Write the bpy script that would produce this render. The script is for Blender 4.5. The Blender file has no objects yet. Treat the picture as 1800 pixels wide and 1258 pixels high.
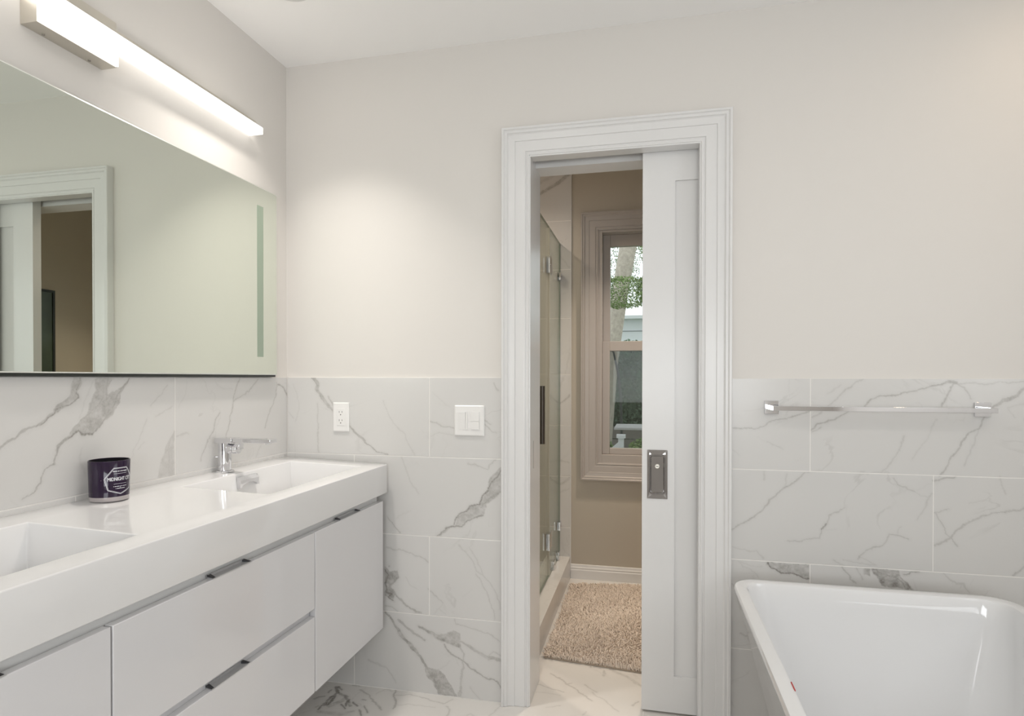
import bpy, bmesh, math, random
import numpy as np
from mathutils import Vector, Matrix

random.seed(7)
SC = bpy.context.scene
COL = SC.collection
PI = math.pi
R = math.radians

# ---------------------------------------------------------------- camera, view, world, lamps
cam_data = bpy.data.cameras.new('camera')
cam = bpy.data.objects.new('camera', cam_data)
COL.objects.link(cam)
SC.camera = cam
EYE = 1.206
cam_data.sensor_fit = 'HORIZONTAL'
cam_data.sensor_width = 36.0
cam_data.lens = 36.0 * 1055.36 / 1800.0
cam_data.shift_y = (672.35 - 629.0) / 1800.0
cam_data.clip_start = 0.02
cam_data.clip_end = 200
yaw, pitch, roll = R(12.7756), R(-0.4415), R(-0.052)
fwd = Vector((-math.sin(yaw) * math.cos(pitch), math.cos(yaw) * math.cos(pitch), math.sin(pitch)))
rgt = Vector((math.cos(yaw), math.sin(yaw), 0))
dwn = fwd.cross(rgt)
r2 = rgt * math.cos(roll) + dwn * math.sin(roll)
d2 = dwn * math.cos(roll) - rgt * math.sin(roll)
cam.matrix_world = Matrix((
    (r2.x, -d2.x, -fwd.x, 0.0),
    (r2.y, -d2.y, -fwd.y, 0.0),
    (r2.z, -d2.z, -fwd.z, EYE),
    (0, 0, 0, 1)))

SC.view_settings.view_transform = 'Standard'
SC.view_settings.look = 'None'
SC.view_settings.gamma = 1.0
SC.view_settings.use_curve_mapping = False
SC.view_settings.exposure = 0.0

world = bpy.data.worlds.new('sky')
SC.world = world
world.use_nodes = True
_bg = world.node_tree.nodes['Background']
_bg.inputs[0].default_value = (0.92, 0.96, 1.0, 1)
_bg.inputs[1].default_value = 1.7


def area_light(name, loc, rot, sx, sy, watts, color, disk=False):
    d = bpy.data.lights.new(name, 'AREA')
    d.shape = 'DISK' if disk else 'RECTANGLE'
    d.size = sx
    if not disk:
        d.size_y = sy
    d.energy = watts
    d.color = color
    o = bpy.data.objects.new(name, d)
    o.location = loc
    o.rotation_euler = rot
    COL.objects.link(o)
    return o


# fill lights added at made-up windows behind the camera and beside the tub
area_light('rear_fill_light', (0.25, -1.66, 1.28), (R(110), 0, 0), 1.5, 0.9, 26.0, (0.96, 0.98, 1.0))
area_light('tub_fill_light', (1.56, 0.75, 1.55), (R(90), 0, R(90)), 1.1, 0.9, 4.5, (0.97, 0.98, 1.0))
# recessed downlights, the last two added to light the shower room: x, y, z, watts
DOWNLIGHTS = [(-1.12, 1.711, 2.4525, 3.9), (-0.55, 0.45, 2.4525, 2.5), (0.75, 0.45, 2.4525, 2.5),
              (1.30, 1.72, 2.4525, 1.3), (-0.55, -0.85, 2.4525, 2.5), (0.75, -0.85, 2.4525, 2.5), (0.08, 3.10, 2.4525, 7.4), (-1.02, 2.95, 2.4525, 7.5)]
for _x, _y, _z, _w in DOWNLIGHTS:
    _l = area_light('downlight_lamp', (_x, _y, _z - 0.012), (0, 0, 0), 0.11, 0.11, _w, (1.0, 0.94, 0.87), True)
    if _x < -1.0 and _y < 2.0:
        _l.data.spread = R(92)
    if _x > 1.0:
        _l.data.color = (1.0, 0.78, 0.55)
    if _y > 2.5:
        _l.data.spread = R(92 if _x > -0.5 else 150)
        _l.data.color = (1.0, 0.84, 0.69)


# ---------------------------------------------------------------- materials
def mat(name, color=(0.8, 0.8, 0.8), rough=0.5, metal=0.0, coat=0.0, emis=0.0, ecol=None, spec=0.5, bump=0.0, bscale=200.0, vary=0.0):
    m = bpy.data.materials.new(name)
    m.use_nodes = True
    nt = m.node_tree
    b = nt.nodes['Principled BSDF']
    b.inputs['Base Color'].default_value = (*color, 1)
    b.inputs['Roughness'].default_value = rough
    b.inputs['Metallic'].default_value = metal
    b.inputs['Specular IOR Level'].default_value = spec
    b.inputs['Coat Weight'].default_value = coat
    b.inputs['Coat Roughness'].default_value = 0.03
    if emis:
        b.inputs['Emission Color'].default_value = (*(ecol or color), 1)
        b.inputs['Emission Strength'].default_value = emis
    if bump or vary:
        geo = nt.nodes.new('ShaderNodeNewGeometry')
        n = nt.nodes.new('ShaderNodeTexNoise')
        n.inputs['Scale'].default_value = bscale
        n.inputs['Detail'].default_value = 3
        nt.links.new(geo.outputs['Position'], n.inputs['Vector'])
        if bump:
            bp = nt.nodes.new('ShaderNodeBump')
            bp.inputs['Strength'].default_value = bump
            bp.inputs['Distance'].default_value = 0.001
            nt.links.new(n.outputs['Fac'], bp.inputs['Height'])
            nt.links.new(bp.outputs['Normal'], b.inputs['Normal'])
        if vary:
            mx = nt.nodes.new('ShaderNodeMixRGB')
            mx.inputs['Color1'].default_value = (*[c * (1 - vary) for c in color], 1)
            mx.inputs['Color2'].default_value = (*[min(1, c * (1 + vary)) for c in color], 1)
            nt.links.new(n.outputs['Fac'], mx.inputs['Fac'])
            nt.links.new(mx.outputs['Color'], b.inputs['Base Color'])
    return m


def glass_mat(name, tint, refl=1.0, rough=0.0, ior=1.45):
    m = bpy.data.materials.new(name)
    m.use_nodes = True
    nt = m.node_tree
    nt.nodes.remove(nt.nodes['Principled BSDF'])
    out = nt.nodes['Material Output']
    tr = nt.nodes.new('ShaderNodeBsdfTransparent')
    tr.inputs[0].default_value = (*tint, 1)
    gl = nt.nodes.new('ShaderNodeBsdfGlossy')
    gl.inputs['Roughness'].default_value = rough
    fr = nt.nodes.new('ShaderNodeFresnel')
    fr.inputs['IOR'].default_value = ior
    mu = nt.nodes.new('ShaderNodeMath')
    mu.operation = 'MULTIPLY'
    mu.inputs[1].default_value = refl
    mx = nt.nodes.new('ShaderNodeMixShader')
    nt.links.new(fr.outputs[0], mu.inputs[0])
    nt.links.new(mu.outputs[0], mx.inputs[0])
    nt.links.new(tr.outputs[0], mx.inputs[1])
    nt.links.new(gl.outputs[0], mx.inputs[2])
    nt.links.new(mx.outputs[0], out.inputs[0])
    return m


def screen_mat(name, color, cover):
    m = bpy.data.materials.new(name)
    m.use_nodes = True
    nt = m.node_tree
    nt.nodes.remove(nt.nodes['Principled BSDF'])
    out = nt.nodes['Material Output']
    tr = nt.nodes.new('ShaderNodeBsdfTransparent')
    df = nt.nodes.new('ShaderNodeBsdfDiffuse')
    df.inputs[0].default_value = (*color, 1)
    mx = nt.nodes.new('ShaderNodeMixShader')
    mx.inputs[0].default_value = cover
    nt.links.new(tr.outputs[0], mx.inputs[1])
    nt.links.new(df.outputs[0], mx.inputs[2])
    nt.links.new(mx.outputs[0], out.inputs[0])
    return m


def marble_mat(name, base, rough, faint=0.16):
    """white marble-look porcelain: traced veins come from the 'vein' attribute, faint ones from noise"""
    m = bpy.data.materials.new(name)
    m.use_nodes = True
    nt = m.node_tree
    L = nt.links.new
    b = nt.nodes['Principled BSDF']
    b.inputs['Roughness'].default_value = rough
    b.inputs['Specular IOR Level'].default_value = 0.45
    geo = nt.nodes.new('ShaderNodeNewGeometry')
    at = nt.nodes.new('ShaderNodeAttribute')
    at.attribute_name = 'vein'
    fine = nt.nodes.new('ShaderNodeTexNoise')
    fine.inputs['Scale'].default_value = 190
    fine.inputs['Detail'].default_value = 4
    L(geo.outputs['Position'], fine.inputs['Vector'])
    mr = nt.nodes.new('ShaderNodeMapRange')
    mr.inputs['From Min'].default_value = 0.35
    mr.inputs['From Max'].default_value = 0.65
    mr.inputs['To Min'].default_value = 0.80
    mr.inputs['To Max'].default_value = 1.12
    L(fine.outputs['Fac'], mr.inputs['Value'])
    v = nt.nodes.new('ShaderNodeMath')
    v.operation = 'MULTIPLY'
    v.use_clamp = True
    L(at.outputs['Fac'], v.inputs[0])
    L(mr.outputs['Result'], v.inputs[1])
    # faint cloudy veins
    big = nt.nodes.new('ShaderNodeTexNoise')
    big.inputs['Scale'].default_value = 2.6
    big.inputs['Detail'].default_value = 7
    big.inputs['Distortion'].default_value = 1.3
    L(geo.outputs['Position'], big.inputs['Vector'])
    sb = nt.nodes.new('ShaderNodeMath')
    sb.operation = 'SUBTRACT'
    sb.inputs[1].default_value = 0.5
    L(big.outputs['Fac'], sb.inputs[0])
    ab = nt.nodes.new('ShaderNodeMath')
    ab.operation = 'ABSOLUTE'
    L(sb.outputs[0], ab.inputs[0])
    m2 = nt.nodes.new('ShaderNodeMapRange')
    m2.inputs['From Min'].default_value = 0.0
    m2.inputs['From Max'].default_value = 0.012
    m2.inputs['To Min'].default_value = faint
    m2.inputs['To Max'].default_value = 0.0
    L(ab.outputs[0], m2.inputs['Value'])
    patch = nt.nodes.new('ShaderNodeTexNoise')
    patch.inputs['Scale'].default_value = 5.0
    L(geo.outputs['Position'], patch.inputs['Vector'])
    m3 = nt.nodes.new('ShaderNodeMapRange')
    m3.inputs['From Min'].default_value = 0.5
    m3.inputs['From Max'].default_value = 0.68
    L(patch.outputs['Fac'], m3.inputs['Value'])
    fv = nt.nodes.new('ShaderNodeMath')
    fv.operation = 'MULTIPLY'
    L(m2.outputs['Result'], fv.inputs[0])
    L(m3.outputs['Result'], fv.inputs[1])
    tot = nt.nodes.new('ShaderNodeMath')
    tot.operation = 'MAXIMUM'
    L(v.outputs[0], tot.inputs[0])
    L(fv.outputs[0], tot.inputs[1])
    mx = nt.nodes.new('ShaderNodeMixRGB')
    mx.inputs['Color1'].default_value = (*base, 1)
    mx.inputs['Color2'].default_value = (0.21, 0.195, 0.175, 1)
    L(tot.outputs[0], mx.inputs['Fac'])
    L(mx.outputs['Color'], b.inputs['Base Color'])
    return m


M = {
    'paint': mat('warm_white_paint', (0.72, 0.693, 0.66), 0.55, bump=0.03, bscale=350),
    'ceiling': mat('ceiling_paint', (0.94, 0.93, 0.92), 0.7),
    'taupe': mat('tan_paint', (0.50, 0.455, 0.385), 0.5, bump=0.03, bscale=350),
    'trim': mat('white_trim_paint', (0.745, 0.74, 0.735), 0.28),
    'tan_trim': mat('window_trim_paint', (0.45, 0.415, 0.39), 0.35),
    'marble': marble_mat('marble_look_tile', (0.66, 0.65, 0.635), 0.22),
    'marble_floor': marble_mat('marble_look_floor_tile', (0.72, 0.70, 0.67), 0.2),
    'grout': mat('light_grout', (0.84, 0.82, 0.79), 0.8),
    'lacquer': mat('white_gloss_lacquer', (0.69, 0.685, 0.70), 0.12, coat=0.6),
    'rail': mat('grey_channel', (0.74, 0.74, 0.735), 0.4),
    'solid': mat('white_solid_surface', (0.77, 0.765, 0.765), 0.1, coat=0.3),
    'acrylic': mat('white_acrylic', (0.76, 0.76, 0.765), 0.07, coat=0.5),
    'chrome': mat('chrome', (0.74, 0.74, 0.76), 0.05, 1.0),
    'dark_chrome': mat('dark_metal_pull', (0.55, 0.55, 0.56), 0.4, 0.6),
    'pull_end': mat('dark_pull_end', (0.07, 0.07, 0.075), 0.4, 0.5),
    'pull_chrome': mat('chrome_dark_reflections', (0.42, 0.41, 0.41), 0.06, 1.0),  # chrome darkened to stand in for dark reflections on the door pull
    'nickel': mat('brushed_nickel', (0.66, 0.63, 0.57), 0.32, 1.0),
    'steel_dark': mat('dark_bronze_metal', (0.10, 0.09, 0.08), 0.35, 0.8),
    'screw': mat('screw_head', (0.35, 0.33, 0.30), 0.35, 0.9),
    'diffuser_under': mat('lit_acrylic_underside', (1, 1, 1), 0.4, emis=1.5, ecol=(1.0, 0.955, 0.89)),
    'diffuser': mat('lit_acrylic', (1, 1, 1), 0.4, emis=3.9, ecol=(1.0, 0.955, 0.89)),
    'lamp_lens': mat('downlight_lens', (1, 1, 1), 0.4, emis=3.0, ecol=(1.0, 0.93, 0.84)),
    'mirror': mat('mirror_silver', (0.75, 0.79, 0.72), 0.0, 1.0),
    'mirror_edge': mat('polished_glass_edge', (0.86, 0.88, 0.84), 0.32, 0.9),
    'mirror_body': mat('mirror_dark_case', (0.02, 0.024, 0.02), 0.35),
    'mirror_panel': mat('dark_green_reflection', (0.045, 0.065, 0.04), 0.25, vary=0.5, bscale=7),  # reflection in the side-wall mirror, put into the colour
    'frost': mat('frosted_strip', (0.30, 0.37, 0.29), 0.3),
    'plastic': mat('white_plastic', (0.84, 0.83, 0.815), 0.25),
    'slot': mat('dark_slot', (0.02, 0.02, 0.02), 0.6),
    'jar': mat('dark_purple_glass', (0.020, 0.009, 0.030), 0.07, spec=0.38),
    'jar_in': mat('jar_inside', (0.005, 0.004, 0.007), 0.7, spec=0.2),
    'jar_base': mat('clear_thick_glass', (0.42, 0.38, 0.38), 0.08, coat=0.6),
    'print': mat('silver_print', (0.78, 0.78, 0.82), 0.35),
    'glass': glass_mat('window_glass', (0.96, 0.98, 0.97), refl=0.22),
    'shower_glass': glass_mat('shower_glass', (0.93, 0.955, 0.925), refl=0.5),
    'seal': mat('clear_door_seal', (0.62, 0.60, 0.54), 0.3),
    'glass_edge': mat('green_glass_edge', (0.26, 0.31, 0.26), 0.15),
    'screen': screen_mat('insect_screen', (0.13, 0.15, 0.14), 0.30),
    'rug_pile': mat('beige_chenille', (0.74, 0.65, 0.565), 0.9, vary=0.18, bscale=60),
    'rug_back': mat('rug_backing', (0.40, 0.33, 0.26), 0.95),
    'red': mat('red_mark', (0.45, 0.03, 0.03), 0.5),
    'bark': mat('tree_bark', (0.42, 0.37, 0.31), 0.95, bump=0.8, bscale=26, vary=0.4),
    'leaf': mat('green_leaves', (0.19, 0.26, 0.09), 0.6, vary=0.6, bscale=6),
    'leaf_dark': mat('dark_green_leaves', (0.085, 0.14, 0.08), 0.6, vary=0.6, bscale=6),
    'siding': mat('white_siding', (0.80, 0.82, 0.84), 0.6),
    'roof': mat('grey_roof', (0.35, 0.36, 0.37), 0.8),
    'fence': mat('brown_boards', (0.17, 0.145, 0.13), 0.9, vary=0.2, bscale=15),
    'lawn': mat('lawn_green', (0.09, 0.14, 0.05), 0.95, vary=0.5, bscale=20),
    'table': mat('grey_table_top', (0.50, 0.49, 0.48), 0.4),
    'black_metal': mat('black_metal', (0.02, 0.02, 0.02), 0.5),
    'white_rail': mat('white_railing_paint', (0.8, 0.8, 0.8), 0.5),
}


# ---------------------------------------------------------------- mesh helpers
def box(bm, x0, x1, y0, y1, z0, z1):
    v = [bm.verts.new((x, y, z)) for x in (x0, x1) for y in (y0, y1) for z in (z0, z1)]
    for f in ((0, 1, 3, 2), (4, 6, 7, 5), (0, 4, 5, 1), (2, 3, 7, 6), (0, 2, 6, 4), (1, 5, 7, 3)):
        bm.faces.new([v[i] for i in f])
    return v


def tube(bm, p0, p1, r0, r1=None, seg=24, caps=True):
    r1 = r0 if r1 is None else r1
    p0, p1 = Vector(p0), Vector(p1)
    d = (p1 - p0).normalized()
    a = d.orthogonal().normalized()
    b = d.cross(a)
    A, B = [], []
    for i in range(seg):
        t = 2 * PI * i / seg
        o = a * math.cos(t) + b * math.sin(t)
        A.append(bm.verts.new(p0 + o * r0))
        B.append(bm.verts.new(p1 + o * r1))
    for i in range(seg):
        j = (i + 1) % seg
        bm.faces.new((A[i], A[j], B[j], B[i]))
    if caps:
        bm.faces.new(A[::-1])
        bm.faces.new(B)


def lathe(bm, cx, cy, prof, seg=64, cap0=False, cap1=False):
    rings = []
    for r, z in prof:
        rings.append([bm.verts.new((cx + r * math.cos(2 * PI * i / seg), cy + r * math.sin(2 * PI * i / seg), z)) for i in range(seg)])
    for a, b in zip(rings, rings[1:]):
        for i in range(seg):
            j = (i + 1) % seg
            bm.faces.new((a[i], a[j], b[j], b[i]))
    if cap0:
        bm.faces.new(rings[0][::-1])
    if cap1:
        bm.faces.new(rings[-1])


def path_tube(bm, pts, radii, seg=12):
    pts = [Vector(p) for p in pts]
    rings = []
    for k, p in enumerate(pts):
        d = (pts[min(k + 1, len(pts) - 1)] - pts[max(k - 1, 0)]).normalized()
        a = d.cross(Vector((0.31, 0.95, 0.05))).normalized()
        b = d.cross(a)
        rings.append([bm.verts.new(p + (a * math.cos(2 * PI * i / seg) + b * math.sin(2 * PI * i / seg)) * radii[k]) for i in range(seg)])
    for A, B in zip(rings, rings[1:]):
        for i in range(seg):
            j = (i + 1) % seg
            bm.faces.new((A[i], A[j], B[j], B[i]))
    bm.faces.new(rings[0][::-1])
    bm.faces.new(rings[-1])


def obj(name, bm, m, parent=None, bevel=0.0, smooth=False, seg=2):
    me = bpy.data.meshes.new(name)
    bmesh.ops.recalc_face_normals(bm, faces=bm.faces[:])
    bm.to_mesh(me)
    bm.free()
    return link(name, me, m, parent, bevel, smooth, seg)


def link(name, me, m, parent=None, bevel=0.0, smooth=False, seg=2):
    me.materials.append(m)
    if smooth or bevel:
        me.polygons.foreach_set('use_smooth', [True] * len(me.polygons))
        if hasattr(me, 'set_sharp_from_angle'):
            me.set_sharp_from_angle(angle=R(35))
    o = bpy.data.objects.new(name, me)
    COL.objects.link(o)
    if parent is not None:
        o.parent = parent
        w = Vector((0, 0, 0))
        p = parent
        while p is not None:
            w += p.location
            p = p.parent
        me.transform(Matrix.Translation(-w))
    if bevel:
        md = o.modifiers.new('round', 'BEVEL')
        md.width = bevel
        md.segments = seg
        md.limit_method = 'ANGLE'
        md.angle_limit = R(40)
        md.harden_normals = False
    return o


def tag(o, label, cat, group=None):
    o['label'] = label
    o['category'] = cat
    if group:
        o['group'] = group
    return o


def thing(name, label, cat, loc, group=None):
    o = bpy.data.objects.new(name, None)
    o.empty_display_size = 0.05
    COL.objects.link(o)
    o.location = loc
    return tag(o, label, cat, group)


def structure(o):
    o['kind'] = 'structure'
    return o


def new():
    return bmesh.new()


# ---------------------------------------------------------------- marble veins traced in millimetres on each wall
_rng = np.random.RandomState(11)
_LAT = _rng.rand(256, 256)


def value_noise(x, y):
    xi, yi = np.floor(x).astype(int), np.floor(y).astype(int)
    fx, fy = x - xi, y - yi
    fx, fy = fx * fx * (3 - 2 * fx), fy * fy * (3 - 2 * fy)
    a = _LAT[xi % 256, yi % 256]
    b = _LAT[(xi + 1) % 256, yi % 256]
    c = _LAT[xi % 256, (yi + 1) % 256]
    d = _LAT[(xi + 1) % 256, (yi + 1) % 256]
    return (a * (1 - fx) + b * fx) * (1 - fy) + (c * (1 - fx) + d * fx) * fy


def vein_field(u, v, strokes, patches):
    """vein darkness 0..1 at points (u, v) in millimetres"""
    f = np.zeros_like(u)
    wu = u + 6 * (value_noise(u / 17, v / 17) - 0.5) + 3 * (value_noise(u / 5.5 + 40, v / 5.5) - 0.5)
    wv = v + 6 * (value_noise(u / 17 + 90, v / 17 + 30) - 0.5) + 3 * (value_noise(u / 5.5, v / 5.5 + 77) - 0.5)
    mott = np.clip(0.22 + 1.25 * (0.6 * value_noise(u / 21 + 5, v / 15 + 9) + 0.4 * value_noise(u / 8 + 15, v / 7 + 3)), 0, 1.2)
    for st in strokes:
        s = 1.15 * (st[0] / 100.0) ** 1.5
        pts = [st[i:i + 3] for i in range(1, len(st), 3)]
        for (x0, y0, w0), (x1, y1, w1) in zip(pts, pts[1:]):
            pad = max(w0, w1) + 12
            m = (u > min(x0, x1) - pad) & (u < max(x0, x1) + pad) & (v > min(y0, y1) - pad) & (v < max(y0, y1) + pad)
            if not m.any():
                continue
            a, b = wu[m], wv[m]
            dx, dy = x1 - x0, y1 - y0
            t = np.clip(((a - x0) * dx + (b - y0) * dy) / max(dx * dx + dy * dy, 1e-6), 0, 1)
            d = np.hypot(a - x0 - t * dx, b - y0 - t * dy)
            h = (w0 + (w1 - w0) * t) / 2
            val = s * np.clip((0.8 * h + 1.3 - d) / 2.4, 0, 1)
            wide = np.clip((h - 3.5) / 4, 0, 1)
            val = val * (1 - wide + wide * mott[m])
            # a soft halo hugging the vein
            val = np.maximum(val, 0.14 * s * np.clip(1 - (d - h) / 9.0, 0, 1))
            f[m] = np.maximum(f[m], val)
    for pt in patches:
        s = 0.82 * pt[0] / 100.0
        P = np.array(pt[1:], float).reshape(-1, 2)
        m = (u > P[:, 0].min() - 12) & (u < P[:, 0].max() + 12) & (v > P[:, 1].min() - 12) & (v < P[:, 1].max() + 12)
        if not m.any():
            continue
        a, b = wu[m], wv[m]
        ins = np.zeros(a.shape, bool)
        dist = np.full(a.shape, 1e9)
        for k in range(len(P)):
            x0, y0 = P[k]
            x1, y1 = P[(k + 1) % len(P)]
            c = ((y0 > b) != (y1 > b))
            with np.errstate(divide='ignore', invalid='ignore'):
                ins ^= c & (a < (x1 - x0) * (b - y0) / (y1 - y0 if y1 != y0 else 1e-9) + x0)
            dx, dy = x1 - x0, y1 - y0
            t = np.clip(((a - x0) * dx + (b - y0) * dy) / max(dx * dx + dy * dy, 1e-6), 0, 1)
            dist = np.minimum(dist, np.hypot(a - x0 - t * dx, b - y0 - t * dy))
        sd = np.where(ins, dist, -dist)
        val = s * np.clip(0.5 + sd / 5.0, 0, 1) * mott[m]
        rim = np.clip(1 - np.abs(sd - 1) / 2.0, 0, 1) * s * 1.1 * (value_noise(a / 9, b / 9) > 0.45)
        f[m] = np.maximum(f[m], np.maximum(val, rim))
    return np.clip(f, 0, 1)


def tile_mesh(name, tiles, place, strokes, patches, thick, step=0.0025, gap=0.0012, normal=1):
    """one mesh holding the tiles; tiles = (u0, u1, v0, v1, fine) in metres; place(u, v, depth) -> xyz arrays"""
    V, F, A = [], [], []
    base = 0
    for (u0, u1, v0, v1, fine) in tiles:
        u0, u1, v0, v1 = u0 + gap, u1 - gap, v0 + gap, v1 - gap
        st = step if fine else 0.08
        nu = max(2, int(round((u1 - u0) / st)) + 1)
        nv = max(2, int(round((v1 - v0) / st)) + 1)
        us = np.concatenate(([u0, u0 + 0.0006], np.linspace(u0 + 0.0012, u1 - 0.0012, nu), [u1 - 0.0006, u1]))
        vs = np.concatenate(([v0, v0 + 0.0006], np.linspace(v0 + 0.0012, v1 - 0.0012, nv), [v1 - 0.0006, v1]))
        nu, nv = len(us), len(vs)
        U, W = np.meshgrid(us, vs, indexing='ij')
        D = np.zeros_like(U)
        D[0, :] = D[-1, :] = thick
        D[:, 0] = D[:, -1] = thick
        if fine:
            a = vein_field(U.ravel() * 1000, W.ravel() * 1000, strokes, patches)
        else:
            a = np.zeros(U.size)
        # outermost ring keeps its edge position but drops back to the wall; the next ring is the arris
        x, y, z = place(U.ravel(), W.ravel(), D.ravel())
        V.append(np.stack([x, y, z], 1))
        A.append(a)
        idx = base + np.arange(nu * nv).reshape(nu, nv)
        q = np.stack([idx[:-1, :-1], idx[1:, :-1], idx[1:, 1:], idx[:-1, 1:]], -1).reshape(-1, 4)
        if normal < 0:
            q = q[:, ::-1]
        F.append(q)
        base += nu * nv
    V, F, A = np.concatenate(V), np.concatenate(F), np.concatenate(A)
    return array_mesh(name, V, F, A)


def array_mesh(name, V, F, A=None, tris=False):
    me = bpy.data.meshes.new(name)
    k = F.shape[1]
    me.vertices.add(len(V))
    me.vertices.foreach_set('co', V.astype(np.float32).ravel())
    me.loops.add(F.size)
    me.loops.foreach_set('vertex_index', F.astype(np.int32).ravel())
    me.polygons.add(len(F))
    me.polygons.foreach_set('loop_start', (np.arange(len(F)) * k).astype(np.int32))
    me.polygons.foreach_set('loop_total', np.full(len(F), k, np.int32))
    if A is not None:
        at = me.attributes.new('vein', 'FLOAT', 'POINT')
        at.data.foreach_set('value', A.astype(np.float32))
    me.update(calc_edges=True)
    me.validate()
    return me

LEFT_STROKES = [
 [50,1246,1211,33.1,1235,1168,29.8,1232,1154,32.7,1200,1134,20.2,1183,1120,11.3,1156,1102,9.7,1138,1089,4.1,1110,1082,9.2,1083,1066,9,1057,1048,5,1033,1035,4.9],
 [75,1251,1205,3,1244,1175,3,1246,1153,4.5,1229,1141,3,1200,1132,2.9,1190,1128,4.3,1180,1115,5.7,1158,1100,4.2,1138,1089,2.7],
 [60,1222,1058,8.9,1197,1040,8.6,1188,1020,5.7,1182,995,5.7,1158,984,2.8,1148,957,4.1,1129,934,2.7,1106,923,2.6],
 [75,1285,1061,7.8,1258,1061,7.6,1245,1071,6,1228,1061,5.9,1219,1054,4.4],
 [60,1403,1205,5.2,1376,1180,6.8,1360,1149,5,1342,1112,4.9,1316,1086,6.4,1285,1061,6.3],
 [50,1334,1205,4.9,1330,1166,6.5,1326,1147,4.9,1351,1165,5],
 [50,1316,1151,4.8,1302,1129,4.8,1266,1108,6.1,1252,1095,4.5],
 [40,1565,1043,6,1550,1022,5.9,1541,988,5.9,1543,945,7.9,1545,909,7.9],
 [30,1557,1119,5.9,1524,1103,3.9,1492,1090,3.8],
 [30,1537,1183,3.9,1513,1158,3.8,1475,1126,3.7],
 [25,1461,1087,5.5,1439,1041,3.6,1407,983,3.5],
 [25,1452,1023,3.6,1432,1001,5.4],
 [45,1869,1206,5,1841,1158,4.9,1826,1092,4.8,1812,1056,6,1806,1025,4.8,1794,1010,4.7],
 [40,1968,1201,5.3,1931,1168,6.5,1899,1148,5.1,1856,1133,4.9,1835,1126,7.3],
 [45,1766,1090,4.6,1744,1066,4.6,1736,1031,5.7,1709,1003,4.5,1675,938,4.4],
 [40,2087,1188,5.7,2079,1135,5.7,2032,1064,5.6,2011,1018,6.9],
 [60,2091,1181,5.7,2128,1169,5.9,2159,1132,9],
 [30,1984,954,5.4,1957,911,5.3],
 [30,1575,1025,8,1600,1031,6.1,1624,1029,4.2],
 [18,1745,1188,4.6,1775,1171,4.7,1830,1166,4.8],
 [15,1615,1191,6.2,1610,1154,6.2,1580,1116,6],
 [20,1265,954,9.3,1250,1000,7.6,1259,1028,4.6],
 [15,1081,925,5.2,1100,908,3.9],
 [20,1291,1199,4.7,1266,1153,4.6,1250,1102,3]]
LEFT_PATCHES = [
 [50,1296,1205,1351,1205,1335,1179,1326,1157,1355,1170,1378,1185,1403,1205,1391,1191,1376,1166,1371,1140,1342,1101,1314,1084,1285,1061,1258,1061,1245,1071,1228,1061,1222,1065,1222,1071,1252,1095,1276,1121,1286,1152,1296,1177],
 [30,1565,1047,1565,905,1499,911,1510,953,1541,1014]]
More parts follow.
